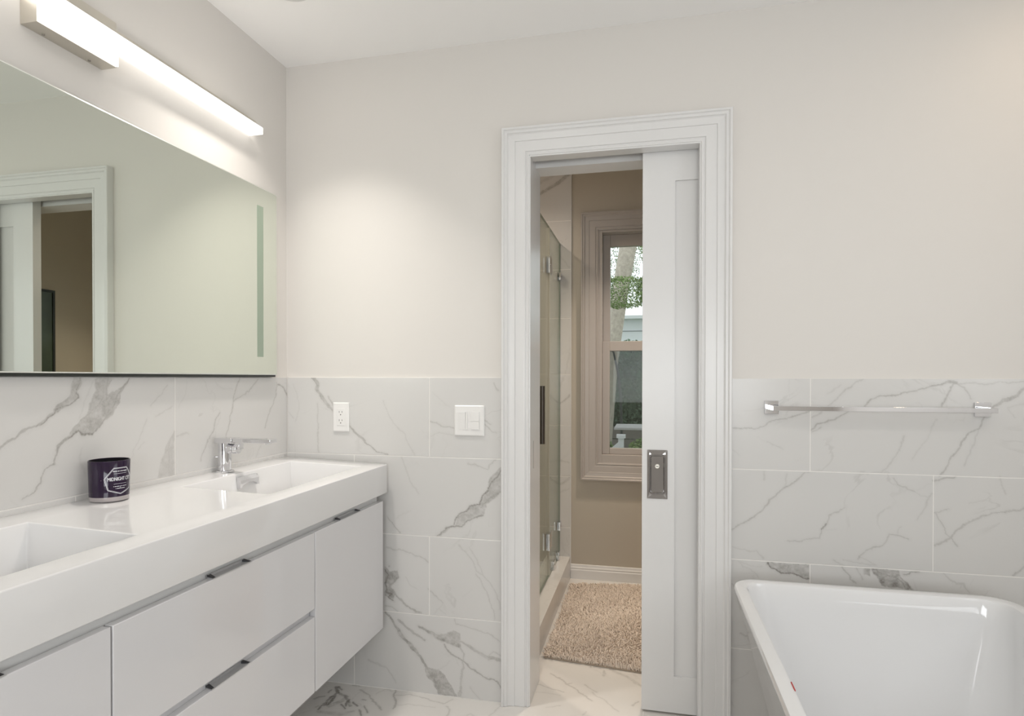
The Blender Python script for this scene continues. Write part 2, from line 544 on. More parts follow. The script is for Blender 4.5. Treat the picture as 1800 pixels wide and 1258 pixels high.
BACK_STROKES = [
 [55,-1299,1208,19.1,-1280,1183,21.4,-1284,1163,19,-1274,1145,16.6,-1251,1116,16.6,-1217,1080,11.8,-1182,1051,9.4,-1146,1030,7,-1124,994,9.3,-1083,964,11.6,-1066,949,6.9,-1030,921,4.6,-980,909,4.6],
 [40,-1234,1132,9.4,-1212,1098,9.4],
 [35,-1280,1104,4.8,-1282,1038,4.8,-1279,989,7.1,-1279,939,5.9,-1274,912,9.5],
 [20,-1390,1181,4.8,-1375,1146,4.8,-1367,1119,4.8,-1362,1078,4.8,-1380,1032,7.2],
 [25,-1410,1068,4.8,-1388,1044,4.8],
 [25,-1001,1118,4.6,-975,1059,4.6,-947,1018,4.5,-907,988,4.5,-895,953,4.5,-870,912,4.5],
 [40,-808,1042,6.7,-760,1025,5.5,-710,1016,5.5],
 [25,-803,986,4.4,-774,997,4.4,-717,992,4.4],
 [40,-593,1050,5.4,-569,1035,4.3],
 [35,-593,1035,6.5,-562,1006,4.3,-547,1002,4.3],
 [35,-558,1190,6.4,-551,1173,6.4,-540,1160,10.7],
 [15,-796,1150,4.4,-733,1099,6.6],
 [75,-527,866,6.4,-542,844,8.6,-562,822,6.4,-579,792,6.5,-599,765,6.5,-612,737,6.5,-650,727,8.7,-665,705,8.7,-681,702,4.4,-703,681,4.4,-712,655,4.4],
 [70,-603,695,6.5,-632,685,4.3,-659,671,4.4,-681,646,5.5,-715,649,6.6,-753,631,5.5,-780,606,4.4],
 [60,-527,785,6.4,-549,776,10.7,-571,762,8.6,-593,740,6.5,-606,723,6.5],
 [25,-926,901,6.8,-898,837,6.8,-883,799,6.8,-854,765,6.7],
 [45,-982,667,4.6,-931,610,6.8],
 [35,-656,887,8.7,-610,875,4.3,-584,868,4.3,-551,901,4.3],
 [15,-949,666,6.8,-886,698,6.8],
 [30,-692,577,5.5,-659,543,5.5,-634,513,5.4,-625,485,4.3,-601,472,4.3,-568,434,5.4,-542,397,6.4,-531,350,6.4],
 [28,-655,571,4.4,-623,526,5.4,-599,472,5.4],
 [35,-628,474,4.4,-604,446,4.3,-577,391,4.3,-557,335,4.3,-555,310,4.3],
 [35,-985,552,6.9,-957,542,6.8,-917,545,5.7,-879,532,6.8,-835,518,6.7,-817,506,8.9],
 [55,-959,384,6.9,-940,361,6.8,-905,331,9.1,-879,320,9,-863,311,9,-845,308,6.7],
 [40,-991,324,6.9,-961,321,4.6,-940,308,4.6],
 [35,-815,404,5.6,-780,374,5.6,-755,350,4.4],
 [20,-755,350,4.4,-776,329,4.5,-787,306,4.5],
 [20,-771,330,4.4,-746,314,4.4],
 [12,-641,416,4.4,-677,385,4.4],
 [22,-905,441,6.8,-889,414,4.5,-861,398,4.5],
 [80,-992,465,6.9,-978,444,6.9,-990,412,9.2,-985,377,9.2,-966,372,11.4,-980,360,6.9,-961,348,6.9],
 [60,-942,460,4.6,-938,438,6.8,-954,422,4.6],
 [50,-973,480,6.9,-975,478,6.9],
 [65,-993,300,6.9,-971,284,9.2,-947,246,11.4,-926,218,15.9,-902,191,15.9,-870,167,18.1,-841,132,11.3,-822,100,11.2,-790,54,13.4,-767,20,13.4,-746,1,13.3],
 [50,-938,271,11.4,-898,244,11.3,-870,224,11.3,-829,205,9],
 [60,-854,256,11.3,-822,243,11.2,-794,231,17.9,-751,217,22.2,-711,206,22.1,-692,197,13.2],
 [45,-688,215,8.8,-650,197,10.9,-607,175,17.4,-580,163,15.2,-529,161,17.2],
 [35,-577,170,4.3,-557,187,4.3,-529,175,6.4],
 [55,-751,197,6.7,-735,169,6.6,-711,154,6.6,-676,142,6.6,-641,116,6.6,-595,91,6.5,-542,79,6.5,-529,58,6.5],
 [40,-690,197,6.6,-674,166,6.6,-676,123,8.8,-683,86,11,-685,30,13.2,-688,6,8.8],
 [35,-708,295,4.4,-703,277,4.4,-653,271,4.4,-603,259,4.3,-564,248,4.3,-535,230,4.3],
 [20,-774,100,4.5,-744,116,4.4,-730,139,4.4],
 [30,-650,44,4.4,-610,2,4.4],
 [30,-1062,106,9.3,-1035,98,9.3,-985,81,6.9,-948,28,6.9],
 [50,-685,30,13.2,-690,10,15.4]]
BACK_PATCHES = [
 [48,-528,878,-551,856,-575,832,-577,785,-599,761,-610,737,-650,727,-661,707,-679,704,-703,681,-701,658,-726,646,-755,631,-780,606,-769,609,-746,627,-724,644,-692,645,-659,669,-632,685,-601,693,-586,721,-586,738,-551,763,-528,785],
 [64,-992,476,-971,460,-942,460,-937,438,-952,420,-968,401,-952,376,-959,351,-980,361,-992,364],
 [66,-813,105,-774,97,-751,78,-699,5,-774,2,-794,43,-822,70,-833,111],
 [48,-799,231,-751,235,-711,251,-688,244,-688,214,-692,192,-751,206,-790,217]]
TUBSIDE_STROKES = [
 [50,280,1035,3.8,332,1038,3.7,352,1036,3.7,381,1045,3.7,403,1064,2.8,421,1069,3.7,451,1069,3.7,478,1084,5.5,521,1096,3.6],
 [38,681,1202,3.5,651,1185,4.4,626,1165,5.3,602,1140,4.5,575,1112,3.6,556,1094,5.4,527,1074,5.4],
 [55,527,1035,5.4,546,1054,5.4,561,1059,5.4,592,1071,5.4,616,1086,5.3,639,1098,3.5,685,1115,3.5,701,1136,5.3,715,1143,3.5,734,1149,5.2,769,1151,6.9,794,1159,5.2,838,1168,3.4,873,1179,5.1,906,1186,6.8,930,1194,13.5,949,1192,10.1],
 [40,527,1028,3.6,554,1044,5.4],
 [25,576,1155,3.6,597,1168,5.4,615,1183,3.6],
 [28,387,993,3.7,411,984,5.5,438,971,3.7],
 [20,280,964,3.8,303,945,3.8],
 [12,458,1198,5.5,456,1162,5.5],
 [12,357,1010,3.7,384,995,3.7],
 [50,946,1189,5,930,1175,5.1,922,1155,5.1,913,1134,6.8,907,1118,3.4],
 [22,892,1077,5.1,878,1054,5.1,869,1016,3.4,849,992,5.1,824,946,5.2],
 [40,951,1189,5,970,1175,5,980,1159,5,990,1143,3.3],
 [40,954,1189,5,975,1193,3.3,999,1195,3.3,1024,1186,4.1,1043,1188,3.3,1057,1195,3.3,1094,1194,3.3,1131,1199,3.3,1175,1204,3.2],
 [50,1175,1201,9.7,1131,1173,9.8,1113,1155,13.1,1089,1144,14.7,1073,1134,9.9,1053,1117,9.9,1037,1105,8.3,1027,1087,5,1014,1057,5,1009,1049,5,983,1033,5,967,1013,8.4,959,989,5,938,963,6.7,927,938,5.1,922,920,5.1,901,899,8.5],
 [30,1009,1046,4.2,1000,1008,4.2,983,965,4.2,969,932,6.7],
 [32,802,1020,5.2,796,1001,8.6,790,981,5.2,775,950,5.2,736,902,5.2],
 [25,1131,1127,4.9,1086,1116,3.3,1110,1083,3.3],
 [50,524,895,3.6,508,893,3.6,486,873,5.5,458,849,4.6,429,826,5.5,390,783,5.6,356,743,3.7,334,725,5.6,298,707,3.8,278,690,3.8],
 [28,452,889,5.5,450,858,3.7,442,836,3.7],
 [28,383,893,5.6,381,867,7.4],
 [42,632,783,3.6,604,768,4.5,581,754,3.6,576,726,4.5,560,708,3.6,554,679,3.6,525,676,3.6,497,666,3.6,455,662,3.7],
 [80,575,728,4.5,568,716,5.4,559,706,4.5],
 [15,573,705,3.6,604,707,3.6],
 [45,670,617,4.4,675,626,4.4,694,644,3.5,722,662,4.4,742,667,3.5,752,686,3.5,760,703,3.5,789,701,3.5,817,691,3.4],
 [30,783,700,2.6,788,724,3.5,797,727,3.5],
 [35,598,607,5.4,623,596,3.6],
 [32,623,614,3.6,660,606,4.4,722,599,3.5],
 [30,675,625,3.5,721,602,3.5],
 [28,280,632,3.8,314,626,3.8,337,619,7.5,357,625,3.7,368,609,3.7,380,600,7.4],
 [40,772,885,3.5,782,863,3.5,810,857,4.3,836,843,5.2],
 [25,836,843,3.4,867,825,3.4,883,840,5.1],
 [30,879,838,6.8,860,794,5.1,840,753,3.4],
 [15,842,850,5.1,882,875,3.4],
 [50,887,879,6.8,909,888,5.9,944,893,5.1],
 [40,889,779,4.3,929,791,3.4],
 [42,892,777,3.4,903,756,5.1,917,734,4.2,923,716,3.4,934,702,5.1,953,676,4.2],
 [42,888,675,6.8,920,690,6.8,936,706,5.9,956,729,5.9,984,755,5.9,1020,773,5.8,1049,787,5,1115,797,6.5,1148,812,6.5],
 [22,987,814,5,1032,826,5],
 [28,1067,900,4.9,1075,870,4.1,1083,847,6.6],
 [45,1142,632,6.5,1133,622,6.5,1107,598,6.6],
 [30,298,583,3.8,315,566,3.8,341,558,3.7,354,548,3.7,364,533,4.7],
 [25,304,581,3.8,337,574,3.7,377,571,3.7],
 [45,620,588,5.4,639,565,4.5,649,549,4.4,664,541,7.1],
 [35,664,587,5.3,676,566,3.5,682,551,5.3],
 [35,911,589,3.4,950,557,8.4,970,559,6.7,989,533,5],
 [70,805,577,3.5,815,580,3.5,828,588,3.4,847,589,3.4],
 [35,281,506,5.7,294,478,5.7,307,420,5.7],
 [35,311,337,7.5,333,330,7.5,334,317,3.8],
 [85,395,585,5.6,407,569,5.6,420,566,5.5,436,554,7.4,457,554,5.5,475,555,5.5,497,547,5.5,522,541,7.3],
 [60,462,584,5.5,455,563,5.5,475,551,5.5],
 [70,726,584,5.3,747,571,5.2,772,569,5.2,797,553,5.2,808,532,5.2],
 [60,731,566,5.3,749,553,3.5,780,544,5.2],
 [25,315,229,5.7,346,213,7.5]]
TUBSIDE_PATCHES = [
 [66,390,589,462,587,523,589,523,539,494,548,466,556,436,554,407,569,395,583],
 [80,706,588,787,589,797,566,828,531,794,530,739,534,722,567],
 [65,688,589,703,587,702,562,686,568]]
FLOOR_STROKES = [
 [80,-1184,2125,12.6,-1157,2088,18.4,-1163,2057,12.1,-1165,2036,14.9,-1163,1996,17.4],
 [75,-1157,2088,12.3,-1129,2077,15.2,-1106,2070,15],
 [70,-1095,2052,11.9,-1079,2031,14.6,-1063,2015,14.4],
 [60,-1219,2028,12,-1209,2042,9.1,-1192,2055,9.1],
 [50,-1126,2152,9.5,-1102,2153,9.5],
 [60,-1040,2064,11.8,-1028,2063,8.8],
 [50,-1084,2126,12.4,-1028,2096,7.5,-999,2062,8.8,-971,2044,8.6,-944,2015,11.3],
 [30,-1011,2113,6.1,-986,2157,7.8,-958,2142,6.1],
 [55,-949,2157,9.2,-938,2113,9,-908,2063,10.1,-904,2030,8.5],
 [50,-1180,1985,11.6,-1184,1980,11.6],
 [40,-934,2118,6,-886,2137,6,-840,2132,5.9,-791,2115,5.8,-736,2103,5.7,-714,2139,5.8],
 [30,-904,2056,5.7,-855,2072,5.7,-760,2074,5.6],
 [40,-719,2090,8.5,-700,2071,8.4,-695,2031,8.1],
 [30,-630,2049,8.1,-618,2063,8.2,-602,2052,8.1],
 [45,-385,2415,6.6,-338,2382,8.1,-310,2347,9.4,-278,2324,7.7,-244,2288,7.5,-201,2244,5.8],
 [40,-310,2347,6.3,-290,2361,6.3],
 [40,-422,2322,6.3,-371,2302,6.2,-313,2285,6.1],
 [28,-418,2261,6,-376,2266,6,-324,2257,6],
 [40,-240,2359,9.4,-217,2333,6.2,-187,2314,6.1],
 [35,-209,2313,6.1,-185,2281,5.9,-158,2266,5.9,-128,2225,7.1,-102,2196,5.6],
 [35,-132,2492,23.6,-78,2461,19.7,-49,2425,19.3,-28,2403,19,5,2362,15.3],
 [45,-174,2492,6.8,-171,2449,16.5],
 [45,-35,2278,8.8,-53,2246,8.6],
 [30,-361,2164,5.6,-312,2187,8.5],
 [30,-224,2146,10.9,-216,2170,8.3],
 [30,-527,2138,5.7,-538,2097,8.3,-550,2064,5.4],
 [40,-1159,1954,22.6,-1070,1956,22.2,-1039,1982,16.8],
 [80,-1178,2127,12.6,-1152,2111,12.4],
 [85,-1157,2071,12.2,-1149,2032,14.8,-1151,1999,11.6],
 [80,-1121,2075,12.1,-1091,2045,14.8,-1082,2011,11.5],
 [80,-1167,1991,8.7,-1169,1964,8.5],
 [80,-1068,2038,8.8,-1039,2017,8.6],
 [80,-1104,2014,8.7,-1074,1993,8.5],
 [75,-1020,1998,8.5,-999,1965,8.3],
 [70,-1191,2102,9.3,-1193,2080,9.2],
 [70,-1016,2026,5.7,-982,1987,8.4],
 [50,-1139,1998,26,-1114,2036,26.5,-1109,2053,17.9]]
FLOOR_PATCHES = [
 ]
SHOWER_STROKES = [  # left arms of the V shapes draw the reflection in the glass
 [55,-646,2322,20.9,-590,2353,24.3,-520,2389,24.1,-458,2439,30.9],
 [30,-646,2391,20.9,-572,2420,20.8,-538,2445,17.3],
 [45,-590,1114,10.4,-553,1076,10.4,-525,1050,10.4,-494,1069,10.3,-463,1104,13.8],
 [40,-587,608,13.9,-556,581,13.9,-524,562,13.9,-493,577,13.8,-462,606,13.8],
 [28,-598,698,10.5,-528,710,10.4,-462,698,10.3],
 [25,-463,1358,10.3,-484,1238,10.3,-518,1152,10.4,-501,1221,6.9],
 [25,-554,1566,10.4,-529,1427,10.4,-543,1290,10.4,-518,1238,10.4],
 [30,-581,1445,10.4,-554,1524,10.4,-536,1634,10.4],
 [20,-464,1872,10.3,-520,1943,10.4,-572,2049,10.4],
 [20,-633,770,10.5,-598,822,10.5],
 [25,-587,528,10.5,-528,510,10.4,-465,540,10.3]]
SHOWER_PATCHES = [
 ]

# ---------------------------------------------------------------- the room shell
XL, XLT = -1.4235, -1.4155          # left wall: paint, tile face
YB, YT = 2.163, 2.155               # doorway wall: paint, tile face
YBACK = 2.355                       # its far side
YF = 3.61                           # window wall of the shower room
CEIL = 2.4525
XR, YR = 1.60, -1.70
DX0, DX1, DZ = -0.4208, 0.1705, 2.0120   # clear door opening

bm = new()
box(bm, -1.56, 1.74, -1.84, 3.76, -0.12, -0.012)
floor = structure(obj('floor', bm, M['grout']))
ftiles = []
ys = [-1.70, -1.02, -0.42, 0.18, 0.78, 1.29, 1.80, 2.56, 3.16, 3.61]
xs = [-1.4235, -1.24, -0.015, 1.21, 1.60]
for j in range(len(ys) - 1):
    for i in range(len(xs) - 1):
        ftiles.append((xs[i], xs[i + 1], ys[j], ys[j + 1], ys[j] == 1.80 and i in (0, 1)))
me = tile_mesh('floor_tile', ftiles, lambda u, v, d: (u, v, -d), FLOOR_STROKES, [], 0.011)
link('floor_tile', me, M['marble_floor'], floor)
bm = new()
box(bm, XL, XR, YR, YF, -0.012, -0.0009)
obj('floor_grout', bm, M['grout'], floor)

bm = new()
box(bm, -1.56, 1.74, -1.84, 3.76, CEIL, CEIL + 0.12)
structure(obj('ceiling', bm, M['ceiling']))

bm = new()
box(bm, XL - 0.13, XL, -1.84, 3.76, -0.12, CEIL)
wall_left = structure(obj('wall_left', bm, M['paint']))
ROW = [0.0, 0.302, 0.6035, 0.9062, 1.2085]
lt = []
for r in range(4):
    j = [1.568, 0.958, 0.348, -0.262, -0.872, -1.70] if r % 2 else [2.155 - 0.306, 1.238, 0.628, 0.018, -0.592, -1.202, -1.70]
    j = [YT] + j
    for a, b in zip(j, j[1:]):
        lt.append((b, a, ROW[r] + (0.001 if r == 0 else 0), ROW[r + 1], r == 3 and a > 1.0))
me = tile_mesh('wainscot_tile', lt, lambda u, v, d: (XLT - d, u, v), LEFT_STROKES, LEFT_PATCHES, 0.0075)
link('wainscot_tile', me, M['marble'], wall_left)
bm = new()
box(bm, XL, XLT - 0.0007, YR, YT, 0, ROW[4] - 0.001)
obj('wainscot_grout', bm, M['grout'], wall_left)

# doorway wall: two skins with the pocket between them
bm = new()
box(bm, XL, DX0 - 0.02, YB, YBACK, 0, CEIL)
box(bm, DX1 + 0.02, XR, YB, 2.204, 0, CEIL)
box(bm, DX1 + 0.02, XR, 2.266, YBACK, 0, CEIL)
box(bm, 0.80, XR, 2.204, 2.266, 0, CEIL)
box(bm, DX0 - 0.02, DX1 + 0.02, YB, 2.204, DZ + 0.02, CEIL)
box(bm, DX0 - 0.02, DX1 + 0.02, 2.266, YBACK, DZ + 0.02, CEIL)
box(bm, DX0 - 0.02, 0.80, 2.204, 2.266, 2.12, CEIL)
wall_back = structure(obj('wall_back', bm, M['paint']))
bt = []
LEFTEND = -0.50
for r in range(4):
    j = [XLT, -0.8105, LEFTEND] if r % 2 else [XLT, -1.122, LEFTEND]
    for a, b in zip(j, j[1:]):
        bt.append((a, b, ROW[r] + (0.001 if r == 0 else 0), ROW[r + 1], True))
me = tile_mesh('wainscot_tile', bt, lambda u, v, d: (u, YT + d, v), BACK_STROKES, BACK_PATCHES, 0.0075, normal=-1)
link('wainscot_tile', me, M['marble'], wall_back)
bm = new()
box(bm, XLT - 0.0007, LEFTEND, YT + 0.0007, YB, 0, ROW[4] - 0.001)
obj('wainscot_grout', bm, M['grout'], wall_back)
ROWR = [0.0, 0.287, 0.591, 0.898, 1.2065]
rt = []
for r in range(4):
    j = [0.25, 0.5242, 1.135, XR] if r % 2 else [0.25, 0.8856, 1.497, XR]
    if r == 1:
        j = [0.25, 0.5252, 1.137, XR]
    for a, b in zip(j, j[1:]):
        rt.append((a, b, ROWR[r] + (0.001 if r == 0 else 0), ROWR[r + 1], r >= 1 and a < 1.13))
me = tile_mesh('wainscot_tile', rt, lambda u, v, d: (u, YT + d, v), TUBSIDE_STROKES, TUBSIDE_PATCHES, 0.0075, normal=-1)
link('wainscot_tile', me, M['marble'], wall_back)
bm = new()
box(bm, 0.25, XR, YT + 0.0007, YB, 0, ROWR[4] - 0.001)
obj('wainscot_grout', bm, M['grout'], wall_back)

# right and rear walls with unseen window openings added for the fill lights
def wall_with_hole(name, along, a0, a1, fixed0, fixed1, h0, h1, z0, z1, m):
    bm = new()
    def b(u0, u1, w0, w1):
        if along == 'y':
            box(bm, fixed0, fixed1, u0, u1, w0, w1)
        else:
            box(bm, u0, u1, fixed0, fixed1, w0, w1)
    b(a0, h0, 0, CEIL)
    b(h1, a1, 0, CEIL)
    b(h0, h1, 0, z0)
    b(h0, h1, z1, CEIL)
    return structure(obj(name, bm, m))


wall_with_hole('wall_right', 'y', -1.84, 2.355, XR, XR + 0.13, 0.2, 1.3, 1.1, 2.0, M['paint'])
wall_with_hole('wall_rear', 'x', XL, XR, YR - 0.13, YR, -0.5, 1.0, 0.83, 1.73, M['paint'])
for nm, x0, x1, y0, y1, z0, z1, ax in (('added_window_2', XR, XR + 0.13, 0.2, 1.3, 1.1, 2.0, 'y'), ('added_window_3', -0.5, 1.0, YR - 0.13, YR, 0.83, 1.73, 'x')):
    bm = new()
    t = 0.05
    if ax == 'y':
        xa, xb = x0 + 0.03, x0 + 0.09
        box(bm, xa, xb, y0, y1, z0, z0 + t); box(bm, xa, xb, y0, y1, z1 - t, z1)
        box(bm, xa, xb, y0, y0 + t, z0 + t, z1 - t); box(bm, xa, xb, y1 - t, y1, z0 + t, z1 - t)
        f = structure(obj(nm, bm, M['trim']))
        bm = new(); box(bm, xa + 0.028, xa + 0.033, y0 + t, y1 - t, z0 + t, z1 - t)
    else:
        ya, yb = y0 + 0.04, y0 + 0.1
        box(bm, x0, x1, ya, yb, z0, z0 + t); box(bm, x0, x1, ya, yb, z1 - t, z1)
        box(bm, x0, x0 + t, ya, yb, z0 + t, z1 - t); box(bm, x1 - t, x1, ya, yb, z0 + t, z1 - t)
        f = structure(obj(nm, bm, M['trim']))
        bm = new(); box(bm, x0 + t, x1 - t, ya + 0.028, ya + 0.033, z0 + t, z1 - t)
    obj('pane', bm, M['glass'], f)

# shower room walls
WX0, WX1, WZ0, WZ1 = -0.29, 0.335, 0.70, 2.085     # window opening in the far wall
bm = new()
box(bm, XL, WX0, YF, YF + 0.14, 0, CEIL)
box(bm, WX1, 1.08, YF, YF + 0.14, 0, CEIL)
box(bm, WX0, WX1, YF, YF + 0.14, 0, WZ0)
box(bm, WX0, WX1, YF, YF + 0.14, WZ1, CEIL)
wall_far = structure(obj('wall_far', bm, M['taupe']))
st = []
srow = [0.0, 0.3045, 0.6125, 0.9203, 1.229, 1.5657, 1.8585, 2.151, CEIL]
for r in range(8):
    j = [XL, -0.76, -0.4545] if r % 2 else [XL, -1.06, -0.4545]
    for a, b in zip(j, j[1:]):
        st.append((a, b, srow[r] + 0.001, srow[r + 1], b > -0.5))
me = tile_mesh('shower_tile', st, lambda u, v, d: (u, YF - 0.009 + d, v), SHOWER_STROKES, [], 0.008, step=0.004, normal=-1)
link('shower_tile', me, M['marble'], wall_far)
bm = new()
box(bm, XL, -0.4550, YF - 0.0083, YF, 0, CEIL)
obj('shower_grout', bm, M['grout'], wall_far)
bm = new()
box(bm, 0.95, 1.08, YBACK, YF, 0, CEIL)
structure(obj('wall_side', bm, M['taupe']))
bm = new()
box(bm, -0.4550, -0.4515, YF - 0.0105, YF, 0, CEIL)
structure(obj('trim_3', bm, M['rail']))
# baseboard of the far wall
bm = new()
prof = [(0, 0), (0.014, 0), (0.014, 0.052), (0.011, 0.058), (0.012, 0.066), (0.008, 0.072), (0.006, 0.084), (0, 0.086)]
A = [bm.verts.new((-0.4515, YF - d, z)) for d, z in prof]
B = [bm.verts.new((0.95, YF - d, z)) for d, z in prof]
for i in range(len(prof)):
    k = (i + 1) % len(prof)
    bm.faces.new((A[i], A[k], B[k], B[i]))
bm.faces.new(A); bm.faces.new(B[::-1])
structure(obj('baseboard_far', bm, M['trim']))

# ---------------------------------------------------------------- casings: a moulded profile mitred round the opening
CASING = [(0, 0), (0, 0.0300), (0.0015, 0.0325), (0.0085, 0.0325), (0.0105, 0.0290), (0.0125, 0.0275), (0.0205, 0.0275),
          (0.0225, 0.0240), (0.0260, 0.0215), (0.0400, 0.0200), (0.0475, 0.0195), (0.0490, 0.0160), (0.0800, 0.0150),
          (0.0850, 0.0145), (0.0870, 0.0105), (0.0910, 0.0100), (0.0925, 0.0125), (0.0965, 0.0130), (0.0990, 0.0120), (0.1000, 0.0090), (0.1040, 0.0085), (0.1040, 0)]


def casing(name, x0, x1, z0, z1, wall, closed, m, parent=None, scale=1.0):
    bm = new()
    P = [(d * scale, h * scale) for d, h in CASING]
    def st(px, pz, sx, sz):
        return [bm.verts.new((px + sx * d, wall - h, pz + sz * d)) for d, h in P]
    if closed:
        S = [st(x0, z0, 1, 1), st(x0, z1, 1, -1), st(x1, z1, -1, -1), st(x1, z0, -1, 1)]
        S.append(S[0])
    else:
        S = [st(x0, z0, 1, 0), st(x0, z1, 1, -1), st(x1, z1, -1, -1), st(x1, z0, -1, 0)]
    for A, B in zip(S, S[1:]):
        for i in range(len(P) - 1):
            bm.faces.new((A[i], A[i + 1], B[i + 1], B[i]))
    if not closed:
        bm.faces.new(S[0]); bm.faces.new(S[-1][::-1])
    return obj(name, bm, m, parent)


trim_1 = structure(casing('trim_1', -0.5243, 0.2755, 0.001, 2.1165, YB, False, M['trim']))
# jambs: left board, split right jamb and split head (the door slides between the halves)
bm = new()
box(bm, DX0 - 0.02, DX0, YB - 0.006, YBACK + 0.004, 0.001, DZ + 0.02)
box(bm, DX1, DX1 + 0.02, YB - 0.006, 2.207, 0.001, DZ + 0.02)
box(bm, DX1, DX1 + 0.02, 2.262, YBACK + 0.004, 0.001, DZ + 0.02)
box(bm, DX0, DX1, YB - 0.006, 2.207, DZ, DZ + 0.02)
box(bm, DX0, DX1, 2.262, YBACK + 0.004, DZ - 0.006, DZ + 0.02)
obj('jamb', bm, M['trim'], trim_1)
bm = new()
box(bm, DX0 - 0.02, DX0 + 0.0006, 2.219, 2.2245, 0.866, 0.970)
obj('strike_plate', bm, M['screw'], trim_1)

# ---------------------------------------------------------------- pocket door, half slid into the wall
D0, D1, DY0, DY1 = -0.0208, 0.62, 2.2145, 2.2535
bm = new()
zt, zb = 2.035, 0.009
px0, px1, pz0, pz1, rec = 0.0925, 0.50, 0.139, 1.9085, 0.008
box(bm, D0, px0, DY0, DY1, zb, zt)
box(bm, px1, D1, DY0, DY1, zb, zt)
box(bm, px0, px1, DY0, DY1, zb, pz0)
box(bm, px0, px1, DY0, DY1, pz1, zt)
box(bm, px0, px1, DY0 + rec, DY1 - rec, pz0, pz1)
bmesh.ops.remove_doubles(bm, verts=bm.verts[:], dist=1e-5)
door = structure(obj('door_1', bm, M['trim']))
hx0, hx1, hz0, hz1 = -0.0025, 0.0682, 0.7735, 0.9490
cx0, cx1, cz0, cz1 = 0.0085, 0.0570, 0.7940, 0.9280
bm = new()


def rrect(x0, x1, z0, z1, r, y, n=6):
    out = []
    for cx, cz, a0 in ((x1 - r, z1 - r, 0), (x0 + r, z1 - r, 90), (x0 + r, z0 + r, 180), (x1 - r, z0 + r, 270)):
        for k in range(n + 1):
            a = R(a0 + 90 * k / n)
            out.append((cx + r * math.cos(a), y, cz + r * math.sin(a)))
    return out


def loft(bm, rings, cap0=False, cap1=False):
    V = [[bm.verts.new(p) for p in r] for r in rings]
    n = len(V[0])
    for A, B in zip(V, V[1:]):
        for i in range(n):
            j = (i + 1) % n
            bm.faces.new((A[i], A[j], B[j], B[i]))
    if cap0:
        bm.faces.new(V[0])
    if cap1:
        bm.faces.new(V[-1][::-1])
    return V


loft(bm, [rrect(hx0, hx1, hz0, hz1, 0.0006, DY0 + 0.0005), rrect(hx0, hx1, hz0, hz1, 0.0006, DY0 - 0.0022),
          rrect(hx0 + 0.001, hx1 - 0.001, hz0 + 0.001, hz1 - 0.001, 0.001, DY0 - 0.0032),
          rrect(cx0 - 0.0035, cx1 + 0.0035, cz0 - 0.0035, cz1 + 0.0035, 0.011, DY0 - 0.0034),
          rrect(cx0 - 0.0018, cx1 + 0.0018, cz0 - 0.0018, cz1 + 0.0018, 0.0098, DY0 - 0.0058),
          rrect(cx0, cx1, cz0, cz1, 0.008, DY0 - 0.0058),
          rrect(cx0 + 0.0005, cx1 - 0.0005, cz0 + 0.0005, cz1 - 0.0005, 0.0078, DY0 - 0.0042)])
pull = obj('flush_pull', bm, M['pull_chrome'], door, smooth=True)
bm = new()
c0 = rrect(cx0 + 0.0005, cx1 - 0.0005, cz0 + 0.0005, cz1 - 0.0005, 0.0078, DY0 - 0.0042)
cm = rrect(cx0 + 0.003, cx1 - 0.003, cz0 + 0.003, cz1 - 0.003, 0.006, DY0 - 0.0012)
ce = rrect(cx0 + 0.016, cx1 - 0.016, cz0 + 0.022, cz1 - 0.022, 0.005, DY0 - 0.0006)
loft(bm, [c0, cm, ce], cap1=True)
obj('recess_cup', bm, M['pull_chrome'], pull, smooth=True)
bm = new()
tube(bm, (0.0325, DY0 - 0.0008, 0.8905), (0.0325, DY0 - 0.0065, 0.8905), 0.0086, 0.0078, 28)
kn = obj('privacy_turn', bm, M['nickel'], pull, bevel=0.0008)
bm = new()
box(bm, 0.0280, 0.0370, DY0 - 0.0069, DY0 - 0.006, 0.8895, 0.8915)
obj('coin_slot', bm, M['slot'], kn)

# ---------------------------------------------------------------- window of the shower room
win = structure(casing('window_1', -0.3925, 0.4375, 0.5985, 2.1890, YF, True, M['tan_trim'], scale=1.0))
bm = new()   # jamb liner
box(bm, WX0, WX0 + 0.022, YF - 0.002, YF + 0.14, WZ0, WZ1)
box(bm, WX1 - 0.022, WX1, YF - 0.002, YF + 0.14, WZ0, WZ1)
box(bm, WX0 + 0.022, WX1 - 0.022, YF - 0.002, YF + 0.14, WZ1 - 0.014, WZ1)
box(bm, WX0 + 0.022, WX1 - 0.022, YF - 0.002, YF + 0.14, WZ0, WZ0 + 0.05)
obj('jamb_liner', bm, M['tan_trim'], win, bevel=0.0015)
sx0, sx1 = WX0 + 0.022, WX1 - 0.022
gx0, gx1 = -0.2245, 0.2695


def sash(name, y0, y1, z0, z1, bot, top, gy):
    bm = new()
    box(bm, sx0, gx0, y0, y1, z0, z1)
    box(bm, gx1, sx1, y0, y1, z0, z1)
    box(bm, gx0, gx1, y0, y1, z0, z0 + bot)
    box(bm, gx0, gx1, y0, y1, z1 - top, z1)
    s = obj(name, bm, M['tan_trim'], win, bevel=0.002)
    bm = new()
    box(bm, gx0, gx1, gy, gy + 0.005, z0 + bot, z1 - top)
    obj('pane', bm, M['glass'], s)
    return s


